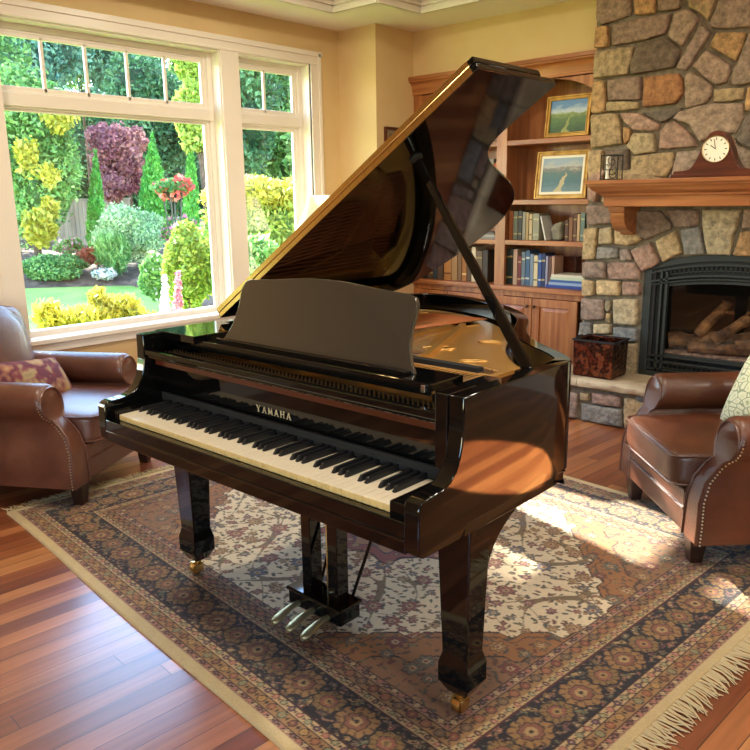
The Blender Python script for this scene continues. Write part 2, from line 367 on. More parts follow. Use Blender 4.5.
for x in (-.6, .45, 1.5, 2.54): m.box(x, x + .06, YF - .12, YF + .01, .5, 2.5)
m.box(-.6, 2.6, YF - .12, YF + .01, .5, .56); m.box(-.6, 2.6, YF - .12, YF + .01, 2.44, 2.5); m.build('window_frame', M['trim'], rt, smooth=False, bevel=.004)
m = MB(); m.box(-.56, 2.56, YF - .07, YF - .064, .54, 2.46); m.build('pane', M['glass'], rt, smooth=False)

# fill lights added in the tray above the view, shaped as recessed lamps
M['fillglow'] = mat('fill_light_lens', '#fff2da', .5, emit='#ffe4bd', es=6)
for i, (x, y) in enumerate(((-3.2, 1.0), (-3.2, 3.2), (-.9, 1.0), (-.9, 3.0), (1.2, 1.0), (1.2, 3.2))):
    r = empty('added_ceiling_light', (x, y, 3.02), label='added unseen fill light shaped as a round recessed lamp in the ceiling tray', cat='fill light', group='added fill lights in the ceiling tray')
    m = MB(); m.lathe([(.055, 3.019), (.085, 3.019), (.085, 3.006), (.06, 3.010)], x, y, 20, caps=False); m.build('trim_ring', M['trim'], r)
    m = MB(); m.lathe([(.06, 3.016), (.001, 3.016)], x, y, 20, caps=False); m.build('lens', M['fillglow'], r)
    l = bpy.data.lights.new('fill_light', 'AREA'); l.shape = 'DISK'; l.size = .30; l.energy = 21; l.color = (1, .89, .74)
    o = bpy.data.objects.new('fill_light', l); COL.objects.link(o); o.location = (0, 0, -.03); o.parent = r

r = empty('added_ceiling_light', (.16, 3.48, 3.02), label='added narrow spot over the bare floor behind the fireside armchair', cat='fill light')  # spot added so the piano side mirrors a bright pool of floor
m = MB(); m.lathe([(.045, 3.019), (.07, 3.019), (.07, 3.006), (.05, 3.010)], .16, 3.48, 20, caps=False); m.build('trim_ring', M['trim'], r)
l = bpy.data.lights.new('added_floor_spot', 'SPOT'); l.energy = 6000; l.spot_size = R(17); l.spot_blend = .08; l.color = (1, .82, .55); l.shadow_soft_size = .02
o = bpy.data.objects.new('added_floor_spot', l); COL.objects.link(o); o.location = (0, 0, -.03); o.parent = r
# ------------------------------------------------------------------ chimney and fireplace
rng = random.Random(5)
SC = {'g': '#887463', 'd': '#695b4e', 'o': '#a58258', 'O': '#9c6c46', 't': '#a08a68', 'y': '#ab926a', 'p': '#977a69', 'b': '#7c7972', 'k': '#8a7566', 'T': '#a39272'}
def stone(mb, poly, fn, ck, depth=.036):
    poly = [Vector((a, b)) for a, b in poly]
    ar = sum(poly[i - 1].x * poly[i].y - poly[i].x * poly[i - 1].y for i in range(len(poly)))
    if ar < 0: poly.reverse()
    # inset for the joint, round the corners
    c = sum(poly, Vector((0, 0))) / len(poly); n = len(poly)
    ins = []
    for i in range(n):
        a, b_, d = poly[i - 1], poly[i], poly[(i + 1) % n]; e1 = (b_ - a).normalized(); e2 = (d - b_).normalized()
        nn = Vector((-e1.y - e2.y, e1.x + e2.x)); L = nn.length; nn = nn / L if L > .2 else Vector((0, 0)); ins.append(b_ + nn * (.0028 / max(.6, L / 2)))
    P = ins
    for _ in range(2):
        Q = []
        for i in range(len(P)):
            a, b_ = P[i], P[(i + 1) % len(P)]; t = .22; l = (b_ - a).length; t = min(t, .007 / max(l, 1e-3)) if _ == 0 else .25
            Q += [a.lerp(b_, t), a.lerp(b_, 1 - t)]
        P = Q
    Q = []
    for i in range(len(P)):
        a, b_ = P[i], P[(i + 1) % len(P)]; k = max(1, int((b_ - a).length / .022))
        for j in range(k): Q.append(a.lerp(b_, j / k))
    P = [p + Vector((rng.uniform(-1, 1), rng.uniform(-1, 1))) * .0024 for p in Q]; n = len(P)
    c = sum(P, Vector((0, 0))) / n
    base = lin(SC[ck]); br = rng.uniform(.82, 1.16); w_ = rng.uniform(-.05, .05)
    mb.col = (base[0] * br * (1 + w_), base[1] * br, base[2] * br * (1 - w_))
    tx, tz = rng.uniform(-.05, .05), rng.uniform(-.05, .05); f1, f2 = rng.uniform(18, 34), rng.uniform(18, 34); p1, p2 = rng.uniform(0, 6), rng.uniform(0, 6)
    def h(p, t): return t + (tx * (p.x - c.x) + tz * (p.y - c.y) + .0035 * math.sin(f1 * p.x + p1 + 9 * p.y) * math.cos(f2 * p.y + p2) + rng.uniform(-.0022, .0022)) * (1 if t > .02 else 0)
    V = []; F = []
    rings = [(1, -.02), (1, .012), (.985, .024), (.955, .031), (.86, .035), (.66, .036), (.36, .037)]
    for s_, t in rings:
        for p in P:
            q = c + (p - c) * s_; V.append(fn(q.x, q.y, h(q, t * depth / .036)))
    V.append(fn(c.x, c.y, h(c, depth)))
    for r_ in range(len(rings) - 1):
        for i in range(n): F.append((r_ * n + i, r_ * n + (i + 1) % n, (r_ + 1) * n + (i + 1) % n, (r_ + 1) * n + i))
    o = (len(rings) - 1) * n
    for i in range(n): F.append((o + i, o + (i + 1) % n, len(V) - 1))
    mb.add(V, F)
A = lambda *p: [(580 + x / 4.412, y / 4.412 - (25 if y == 0 else 0)) for x, y in p]
B = lambda *p: [(580 + x / 4.412, 90 + y / 4.412) for x, y in p]
Cc = lambda *p: [(570 + x / 4.167, 180 + y / 4.167) for x, y in p]
D = lambda *p: [(560 + x / 7.5, 270 + y / 7.5) for x, y in p]
E_ = lambda *p: [(560 + x / 7.5, 360 + y / 7.5) for x, y in p]
ST = [(A((72, 0), (220, 0), (218, 65), (150, 90), (85, 112), (66, 85)), 'g'), (A((232, 0), (332, 0), (328, 58), (235, 68)), 'o'),
 (A((340, 0), (455, 0), (440, 34), (400, 44), (338, 52)), 'g'), (A((462, 0), (640, 0), (560, 95), (530, 60), (470, 30)), 't'),
 (A((650, 0), (790, 0), (770, 120), (600, 128), (575, 120), (568, 100)), 'g'), (A((62, 115), (120, 105), (122, 205), (58, 215)), 'o'),
 (A((130, 105), (330, 65), (405, 52), (375, 150), (310, 165), (300, 175), (135, 205)), 'k'), (A((415, 48), (480, 36), (522, 75), (510, 105), (445, 208), (380, 160)), 'g'),
 (A((530, 100), (578, 140), (465, 314), (418, 300)), 'k'), (A((56, 225), (185, 205), (235, 200), (228, 250), (208, 330), (52, 348)), 't'),
 (A((240, 203), (270, 185), (375, 160), (440, 212), (432, 250), (410, 298), (216, 332), (215, 290)), 'd'), (A((598, 138), (735, 138), (722, 185), (685, 275), (563, 203)), 'o'),
 (A((555, 213), (660, 283), (665, 310), (640, 367), (590, 377), (500, 300), (488, 290)), 'k'), (A((770, 136), (740, 140), (692, 280), (672, 300), (660, 372), (680, 380), (770, 368)), 'g'),
 ([(591, 80.5), (604.5, 79.3), (605.3, 112.5), (590, 113.5)], 'o'), ([(606.3, 79.2), (640.3, 75.5), (640, 100), (606.3, 101)], 'k'),
 (B((112, 48), (260, 48), (256, 86), (108, 98)), 'y'), ([(642, 76), (677.5, 72.2), (682, 78), (683, 92.5), (675, 104), (641, 108)], 'O'),
 ([(684, 75), (691, 70.5), (712, 85), (710.5, 96), (705, 103.5), (684, 109.5), (683.5, 94)], 'g'), ([(713.5, 88.2), (745, 86.5), (742.3, 100.3), (712, 103)], 't'),
 ([(746.5, 86), (766, 84), (766, 112), (743.5, 111)], 'o'), (B((40, 108), (160, 98), (178, 150), (184, 240), (40, 258)), 't'),
 (B((168, 98), (250, 98), (352, 150), (332, 182), (230, 178), (188, 140)), 'p'), (B((262, 96), (450, 72), (442, 98), (380, 137), (350, 146)), 'd'),
 (B((184, 160), (222, 170), (217, 222), (190, 244)), 'o'), (B((226, 186), (324, 186), (332, 275), (240, 287), (196, 250)), 't'),
 (B((346, 182), (380, 141), (420, 133), (502, 210), (517, 252), (342, 264)), 'p'), (B((440, 90), (560, 57), (717, 53), (717, 120), (682, 192), (600, 200), (525, 232), (470, 150), (400, 125)), 'g'),
 (B((770, 95), (722, 120), (685, 205), (690, 232), (770, 262)), 'd'), (B((217, 290), (415, 268), (412, 330), (380, 385), (217, 385)), 't'),
 (B((32, 265), (100, 262), (98, 385), (28, 392)), 't'), (B((420, 270), (532, 262), (600, 300), (600, 385), (395, 385)), 'g'), (B((104, 262), (212, 258), (212, 385), (102, 385)), 'd'),
 (B((530, 240), (680, 205), (690, 240), (770, 270), (770, 385), (610, 385), (600, 295)), 'g'),
 (Cc((72, -45), (150, -45), (118, 50), (102, 97), (66, 85)), 'p'), (Cc((62, 105), (130, 100), (178, 120), (178, 182), (64, 192)), 'k'), (Cc((125, 92), (155, -45), (400, -45), (400, 40), (180, 60), (180, 115)), 't'),
 (Cc((52, 200), (112, 195), (103, 335), (48, 335)), 'y'), (Cc((118, 200), (174, 195), (176, 268), (112, 270)), 'T'), (Cc((108, 277), (197, 280), (197, 328), (106, 332)), 'b'),
 (Cc((200, 290), (240, 284), (260, 337), (203, 337)), 'k'), (Cc((180, 190), (260, 190), (300, 252), (240, 276), (178, 270)), 'y'), (Cc((250, 128), (370, 125), (422, 180), (417, 205), (312, 250), (252, 232)), 'g'),
 (Cc((390, 120), (527, 122), (537, 170), (522, 195), (433, 200), (400, 145)), 'k'), (Cc((348, 253), (440, 205), (467, 302), (380, 347)), 'y'), (Cc((243, 293), (332, 257), (372, 347), (293, 388)), 'p'),
 (Cc((455, 205), (541, 190), (560, 312), (473, 318)), 'b'), (Cc((543, 120), (717, 122), (682, 230), (667, 317), (563, 312), (545, 200)), 'T'), (Cc((722, 120), (800, 120), (800, 200), (708, 204)), 'g'),
 (Cc((704, 213), (796, 205), (796, 322), (673, 317)), 'o'), ([(581, 261.5), (605, 261.5), (605, 279), (581, 278.5)], 'k'), ([(606, 262), (634.5, 262), (640, 271), (640, 280.3), (606.3, 279.7)], 'p'),
 (D((155, 67), (247, 80), (247, 197), (155, 202)), 'y'), (D((258, 75), (447, 80), (442, 197), (262, 192)), 'y'), (D((457, 85), (598, 90), (594, 194), (457, 194)), 'p'),
 (D((145, 212), (328, 217), (328, 378), (145, 383)), 'k'), (D((336, 222), (382, 227), (372, 315), (336, 317)), 'T'), (D((388, 217), (580, 217), (575, 422), (392, 412)), 'T'),
 (D((336, 322), (374, 325), (380, 402), (336, 398)), 'y'), (D((142, 388), (234, 397), (234, 512), (130, 507)), 'b'), (D((242, 402), (378, 405), (373, 484), (242, 482)), 'T'),
 (D((385, 425), (576, 437), (574, 540), (395, 545)), 'b'), (D((242, 488), (390, 490), (390, 548), (238, 545)), 'T'), (D((392, 550), (572, 548), (568, 800), (400, 800)), 't'),
 (D((122, 515), (240, 520), (236, 800), (100, 800)), 'k'), (D((246, 550), (392, 552), (392, 800), (243, 800)), 'g')]
fire = empty('stone_fireplace', (-1.5, 5.0, 0), label='stone fireplace and chimney breast with a wooden mantel over a raised slab hearth', cat='fireplace')
YS = 4.905; CX = -1.5
def ffn(a, b, t): return (a, YS - t, min(b, ZC - .002))
mb = MB(); placed = []
for poly, ck in ST:
    P = [at(u, v, 1, YS - .035) for u, v in poly]; P = [(min(p[0], 5), p[2]) for p in P]
    stone(mb, P, ffn, ck); placed.append(P)
    P2 = [(2 * CX - x, z) for x, z in P]
    if min(x for x, z in P2) > -1.34: stone(mb, P2, ffn, rng.choice('gkotpTyd')); placed.append(P2)
def inside(p, poly):
    r = False
    for i in range(len(poly)):
        (x1, z1), (x2, z2) = poly[i - 1], poly[i]
        if (z1 > p[1]) != (z2 > p[1]) and p[0] < (x2 - x1) * (p[1] - z1) / (z2 - z1) + x1: r = not r
    return r
def free(x0, z0, x1, z1):
    if z0 < 1.13 and x0 < FXR and x1 > FXL: return False
    return not any(inside((x0 + (x1 - x0) * i / 4, z0 + (z1 - z0) * j / 4), q) for i in range(5) for j in range(5) for q in placed)
FXL, FXR = -2.06, -.94
for sw, sh in ((.26, .16), (.18, .13), (.13, .09), (.08, .06), (.045, .045)):      # smaller stones fitted between the traced ones
    z = .32
    while z < ZC - sh:
        x = -1.40
        while x < -.53 - sw:
            if free(x, z, x + sw, z + sh):
                q = [(x, z + rng.uniform(0, .012)), (x + sw, z), (x + sw - rng.uniform(0, .015), z + sh), (x, z + sh - rng.uniform(0, .012))]; stone(mb, q, ffn, rng.choice('gkotpTyd')); placed.append([(x, z), (x + sw, z), (x + sw, z + sh), (x, z + sh)]); x += sw
            else: x += .02
        z += .03
for sgn in (-1, 1):                                     # squared stones along the two returns of the breast
    z = .32 if sgn > 0 else .0
    z = 0.0
    while z < ZC - .04:
        hh = min(rng.uniform(.10, .19), ZC - z); y = 4.92
        while y < (YB if z < 2.7 else YB) - .02:
            l = min(rng.uniform(.12, .22), YB + .0 - y)
            xs = CX + sgn * .975
            stone(mb, [(y, z), (y + l, z), (y + l, z + hh), (y, z + hh)], (lambda a, b, t, xs=xs, sgn=sgn: (xs + sgn * t, a, b)), rng.choice('gkotpTybd'), .02); y += l
        z += hh
mb.build('stone_facing', M['stone'], fire, ang=60)
# backing masonry with an arched firebox opening
FX0, FX1, FZ0, FZ1, FZA = -2.06, -.94, .30, 1.035, 1.115
def arch_pts(x0, x1, z1, za, n=24): return [(x0 + (x1 - x0) * i / n, z1 + (za - z1) * (1 - (2 * i / n - 1) ** 2)) for i in range(n + 1)]
ARC = arch_pts(FX0, FX1, FZ1, FZA)
m = MB(); ym = YS + .006
fx = lambda a, b, t: (a, t, b)
m.box(-2.475, FX0, ym, 5.5, 0, ZC + .2); m.box(FX1, -.525, ym, 5.5, 0, ZC + .2); m.box(FX0, FX1, 5.35, 5.5, 0, ZC + .2)
for i in range(len(ARC) - 1):
    (a, za), (b, zb) = ARC[i], ARC[i + 1]; m.prism([(a, za), (b, zb), (b, ZC + .2), (a, ZC + .2)], fx, ym, 5.36)
m.box(FX0, FX1, ym, 5.36, 0, FZ0); m.build('masonry_core', M['mortar'], fire, smooth=False)
# hearth
m = MB(); m.box(-3.0, -.0, 4.60, YS + .02, 0, .245)
m.build('hearth_base', M['mortar'], fire, smooth=False)
mb = MB(); hf = lambda a, b, t: (a, 4.60 - t, b)
for poly, ck in [(E_((50, 232), (132, 245), (117, 440), (36, 440)), 'k'), (E_((140, 243), (217, 250), (212, 312), (140, 307)), 'T'), (E_((226, 240), (455, 275), (455, 360), (226, 330)), 'p'), (E_((146, 322), (460, 372), (467, 512), (140, 462)), 'b'), (E_((470, 280), (650, 310), (605, 400), (580, 545), (472, 512)), 'y')]:
    stone(mb, [(at(u, v, 1, 4.565)[0], max(0, min(.243, at(u, v, 1, 4.565)[2]))) for u, v in poly], hf, ck)
x = -1.93
while x < -.03:
    l = min(rng.uniform(.14, .3), 0 - x)
    if rng.random() < .5: stone(mb, [(x, 0), (x + l, 0), (x + l, .243), (x, .243)], hf, rng.choice('gkotpTyb'))
    else: stone(mb, [(x, 0), (x + l, 0), (x + l, .12), (x, .12)], hf, rng.choice('gkotpTyb')); stone(mb, [(x, .12), (x + l, .12), (x + l, .243), (x, .243)], hf, rng.choice('gkotpTyb'))
    x += l
x = -3.0
while x < -2.46:
    l = min(rng.uniform(.14, .25), -2.40 - x); stone(mb, [(x, 0), (x + l, 0), (x + l, .243), (x, .243)], hf, rng.choice('gkotpTyb')); x += l
    if l < .03: break
mb.build('hearth_facing', M['stone'], fire, ang=60)
mb = MB(); x = -3.02
while x < .02:
    l = min(rng.uniform(.5, .8), .05 - x); n = 14
    # rock-faced slab edge
    V = []; F = []
    prof = [(4.62, .245), (4.545, .245), (4.535, .26), (4.535, .285), (4.548, .297), (4.60, .3), (YS + .01, .3)]
    for i in range(n + 1):
        for j, (y, z) in enumerate(prof): V.append((x + .003 + (l - .006) * i / n, y + (rng.uniform(-.006, .006) if 0 < j < 5 else 0), z + (rng.uniform(-.004, .003) if 1 < j < 5 else 0)))
    q = len(prof)
    for i in range(n):
        for j in range(q - 1): F.append((i * q + j, (i + 1) * q + j, (i + 1) * q + j + 1, i * q + j + 1))
    F.append(tuple(range(q))); F.append(tuple(n * q + j for j in range(q - 1, -1, -1)))
    mb.add(V, F); x += l
mb.build('hearth_slab', M['slab'], fire, ang=50)
# mantel: top board, bed moulding, frieze
ML, MR = -2.33, -.67
m = MB(); m.box(ML + .02, MR - .02, 4.50, YS - .005, 1.540, 1.565)
prof = [(.0, 1.540), (.0, 1.528), (.012, 1.520), (.02, 1.505), (.045, 1.490), (.06, 1.482), (.065, 1.470), (.075, 1.468), (.08, 1.405), (.40, 1.405)]
V = []; F = []; q = len(prof)
for side in range(4):
    for (d, z) in prof:
        dd = min(d, .085)
        V.append([(ML + .03 + dd, YS - .005, z), (ML + .03 + dd, 4.515 + dd, z), (MR - .03 - dd, 4.515 + dd, z), (MR - .03 - dd, YS - .005, z)][side] if d < .3 else [(ML + .12, YS - .005, z), (ML + .12, YS - .01, z), (MR - .12, YS - .01, z), (MR - .12, YS - .005, z)][side])
for sd_ in range(3):
    for j in range(q - 1): F.append((sd_ * q + j, (sd_ + 1) * q + j, (sd_ + 1) * q + j + 1, sd_ * q + j + 1))
m.add(V, F); m.build('mantel', M['mantelw'], fire, bevel=.004)
for cx in (-2.165, -.835):
    m = MB(); cp = [(YS - .01, 1.405), (4.66, 1.405), (4.66, 1.372), (4.675, 1.365)] + [(4.675 + .16 * (1 - math.cos(t)), 1.365 - .125 * math.sin(t) ** .8) for t in [R(a) for a in (12, 25, 40, 55, 70, 85)]] + [(4.845, 1.222), (YS - .01, 1.222)]
    m.prism(cp, lambda a, b, t: (t, a, b), cx - .046, cx + .046); m.box(cx - .054, cx + .054, 4.655, YS - .01, 1.375, 1.405)
    m.build('corbel', M['mantelw'], fire, bevel=.003)
# iron insert
ins = MB(); yi = YS - .005
m = MB(); Wd = .10
outer = [(FX0, FZ0)] + ARC + [(FX1, FZ0)]
AI = arch_pts(FX0 + .13, FX1 - .13, FZ1 - .125, FZA - .175); inner = [(FX0 + .13, FZ0 + .135)] + AI + [(FX1 - .13, FZ0 + .135)]
def band(m, po, pi, y0, y1, close=True):
    n = len(po); V = [(a, y0, b) for a, b in po] + [(a, y0, b) for a, b in pi] + [(a, y1, b) for a, b in po] + [(a, y1, b) for a, b in pi]; F = []
    for i in range(n if close else n - 1):
        j = (i + 1) % n
        F += [(i, j, n + j, n + i), (2 * n + i, 3 * n + i, 3 * n + j, 2 * n + j), (i, 2 * n + i, 2 * n + j, j), (n + i, n + j, 3 * n + j, 3 * n + i)]
    m.add(V, F)
def off(x0, x1, z0, z1, za): return [(x0, z0)] + arch_pts(x0, x1, z1, za) + [(x1, z0)]
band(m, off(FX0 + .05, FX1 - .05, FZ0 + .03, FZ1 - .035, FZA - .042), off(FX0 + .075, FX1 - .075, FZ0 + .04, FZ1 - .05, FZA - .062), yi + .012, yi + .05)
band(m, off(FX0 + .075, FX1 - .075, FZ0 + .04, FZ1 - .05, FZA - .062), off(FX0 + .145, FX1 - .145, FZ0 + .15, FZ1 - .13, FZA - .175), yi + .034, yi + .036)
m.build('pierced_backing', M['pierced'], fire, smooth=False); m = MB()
band(m, off(FX0 + .128, FX1 - .128, FZ0 + .138, FZ1 - .125, FZA - .165), off(FX0 + .150, FX1 - .150, FZ0 + .155, FZ1 - .140, FZA - .185), yi + .02, yi + .05)
m.build('inner_frame', M['iron'], fire, bevel=.002); m = MB()
band(m, outer, off(FX0 + .05, FX1 - .05, FZ0 + .03, FZ1 - .035, FZA - .042), yi, yi + .05)
m.build('iron_surround', M['iron'], fire, bevel=.002, ang=30)
m = MB()
for x in (FX0 + .115, FX0 + .15, FX1 - .15, FX1 - .115): m.box(x - .007, x + .007, yi + .0, yi + .03, FZ0 + .045, FZ1 - .045)
def arcbar(m, x0, x1, z1, za, wd, y0, y1):
    a = arch_pts(x0, x1, z1, za); b = [(x, z - wd) for x, z in a]; band(m, a, b, y0, y1, False)
arcbar(m, FX0 + .05, FX1 - .05, FZ1 - .05, FZA - .06, .010, yi, yi + .03); arcbar(m, FX0 + .05, FX1 - .05, FZ1 - .105, FZA - .125, .012, yi, yi + .03)
arcbar(m, FX0 + .05, FX1 - .05, FZ1 - .130, FZA - .150, .008, yi, yi + .03)
for z in (FZ0 + .045, FZ0 + .10, FZ0 + .135): m.box(FX0 + .05, FX1 - .05, yi, yi + .03, z, z + .010)
# pierced scroll bands: links along the top arch and along the bottom
N = 30
for i in range(N):
    t = (i + .5) / N; x = FX0 + .14 + (FX1 - FX0 - .28) * t; s_ = 1 - (2 * ((x - FX0) / (FX1 - FX0)) - 1) ** 2; z = FZ1 - .085 + (FZA - FZ1) * s_ * 0.98 - .0
    m.tube([(x + .017 * math.cos(a), yi + .012, z + .017 * math.sin(a)) for a in [2 * math.pi * k / 10 for k in range(11)]], .0042, 5, caps=False)
for i in range(N):
    x = FX0 + .10 + (FX1 - FX0 - .2) * (i + .5) / N; z = FZ0 + .078
    m.tube([(x + .017 * math.cos(a), yi + .012, z + .017 * math.sin(a)) for a in [2 * math.pi * k / 10 for k in range(11)]], .0042, 5, caps=False)
m.build('decorative_grille', M['iron'], fire)
m = MB(); m.box(FX0 + .12, FX1 - .12, yi + .052, yi + .056, FZ0 + .13, FZA - .13); m.build('fire_glass', glassm('smoked_fire_glass', (.85, .83, .80, 1)), fire, smooth=False)
m = MB(); x0, x1, y0, y1, z0, z1 = FX0 + .02, FX1 - .02, yi + .05, 5.34, FZ0 + .02, FZA + .0
m.add([(x0, y0, z0), (x1, y0, z0), (x1, y0, z1), (x0, y0, z1), (x0, y1, z0), (x1, y1, z0), (x1, y1, z1), (x0, y1, z1)], [(4, 5, 6, 7), (0, 1, 5, 4), (0, 4, 7, 3), (1, 2, 6, 5), (3, 7, 6, 2)])
m.build('firebox', M['firebox'], fire, smooth=False)
m = MB(); m.box(FX0 + .12, FX1 - .12, 4.965, 5.28, FZ0 + .12, FZ0 + .165); m.build('ember_bed', M['ember'], fire, bevel=.01)
for (p, q, r_) in (((-1.92, 5.02, .53), (-1.42, 5.20, .56), .048), ((-1.78, 5.0, .50), (-1.40, 5.08, .51), .042), ((-1.74, 5.06, .58), (-1.60, 5.16, .80), .036), ((-1.62, 5.0, .56), (-1.46, 5.12, .70), .038), ((-1.50, 5.06, .52), (-1.10, 5.16, .55), .05), ((-1.36, 5.02, .56), (-1.12, 5.14, .76), .036), ((-1.30, 5.0, .49), (-1.02, 5.05, .50), .042)):
    m = MB(); n = 8; P = [Vector(p).lerp(Vector(q), i / n) + Vector((rng.uniform(-.008, .008),) * 3) for i in range(n + 1)]
    m.tube(P, [r_ * rng.uniform(.8, 1.15) for _ in P], 10); m.build('log', M['log'], fire)

# ------------------------------------------------------------------ bookcase
bc = empty('built_in_bookcase', (-3.36, 5.3, 0), label='built-in cherry bookcase with arched bays and panelled doors beside the stone chimney', cat='bookcase')
BX0, BX1, PX0, PX1 = -4.195, -2.50, -3.375, -3.285
m = MB(); yk = 5.47
m.box(BX0, BX1, yk, yk + .025, .0, 2.43); m.box(BX0, BX0 + .03, YB + .02, yk, .0, 2.40); m.box(BX1 - .03, BX1, YB + .02, yk, .0, 2.40); m.box(PX0 + .02, PX1 - .02, YB + .02, yk, .0, 2.40)
m.box(BX0, BX1, YB + .02, yk, .08, .1)
m.build('case_body', M['cherry'], bc, smooth=False)
m = MB()                                                # face frame with arched heads
m.box(BX0, BX0 + .075, YB, YB + .022, 0, 2.3); m.box(PX0, PX1, YB - .004, YB + .022, 0, 2.3); m.box(-2.60, BX1, YB, YB + .022, 0, 2.3)
m.box(BX0, BX1, YB + .001, YB + .021, 2.285, 2.36)
for a, b in ((BX0 + .07, PX0), (PX1, -2.60)):
    arc = arch_pts(a, b, 2.19, 2.285, 16)
    for i in range(16):
        (xa, za), (xb, zb) = arc[i], arc[i + 1]; m.prism([(xa, za), (xb, zb), (xb, 2.30), (xa, 2.30)], fx, YB + .001, YB + .021)
m.box(BX0, BX1, YB - .002, YB + .02, .72, .76); m.box(BX0, BX1, YB - .002, YB + .02, .0, .10)
m.build('face_frame', M['cherry'], bc, smooth=False)
m = MB()                                                # crown moulding
cv = [(YB + .02, 2.292), (YB - .012, 2.292), (YB - .012, 2.306)] + [(YB - .016 - .042 * (1 - math.cos(t)), 2.308 + .078 * math.sin(t)) for t in [R(a) for a in (0, 18, 36, 54, 72, 90)]] + [(YB - .062, 2.390), (YB - .062, 2.398), (YB - .070, 2.402), (YB - .070, 2.428), (YB + .02, 2.428)]
m.prism(cv, lambda a, b, t: (t, a, b), BX0, BX1); m.build('crown_moulding', M['cherryh'], bc, bevel=.001, ang=50)
m = MB(); m.box(BX0, BX1, YB - .035, yk, .762, .80); m.build('counter', M['cherryh'], bc, smooth=False, bevel=.006)
for a, b in ((BX0 + .03, PX0 + .02), (PX1 - .02, BX1 - .03)):
    for zt in (1.148, 1.45, 1.885):
        m = MB(); m.box(a, b, YB + .0, yk, zt - .036, zt); m.build('shelf', M['cherryh'], bc, smooth=False, bevel=.003)
M['pull'] = mat('aged_bronze', (.10, .06, .035), .35, .9)
def cab_door(x0, x1, knob):
    m = MB(); z0, z1 = .10, .715; y = YB - .02
    sw = .062
    m.box(x0, x0 + sw, y, y + .02, z0, z1); m.box(x1 - sw, x1, y, y + .02, z0, z1); m.box(x0 + sw, x1 - sw, y, y + .02, z0, z0 + sw); m.box(x0 + sw, x1 - sw, y, y + .02, z1 - sw, z1)
    d = m.build('door', M['cherry'], bc, smooth=False, bevel=.003)
    m = MB(); a, b, c, e = x0 + sw, x1 - sw, z0 + sw, z1 - sw; k = .03
    m.add([(a, y + .014, c), (b, y + .014, c), (b, y + .014, e), (a, y + .014, e), (a + k, y + .003, c + k), (b - k, y + .003, c + k), (b - k, y + .003, e - k), (a + k, y + .003, e - k)],
          [(0, 1, 5, 4), (1, 2, 6, 5), (2, 3, 7, 6), (3, 0, 4, 7), (4, 5, 6, 7)]); m.build('raised_panel', M['cherry'], d, smooth=False)
    m = MB(); m.tube([(knob, y - .002, .655), (knob, y - .02, .655)], .006, 8); m.ball((knob, y - .026, .655), .013, .009, .013, 10, 8); m.build('knob', M['pull'], d)
cab_door(-4.185, -3.826, -3.855); cab_door(-3.820, -3.382, -3.79); cab_door(-3.378 + .0, -3.022, -3.05); cab_door(-3.016, -2.64, -2.988)
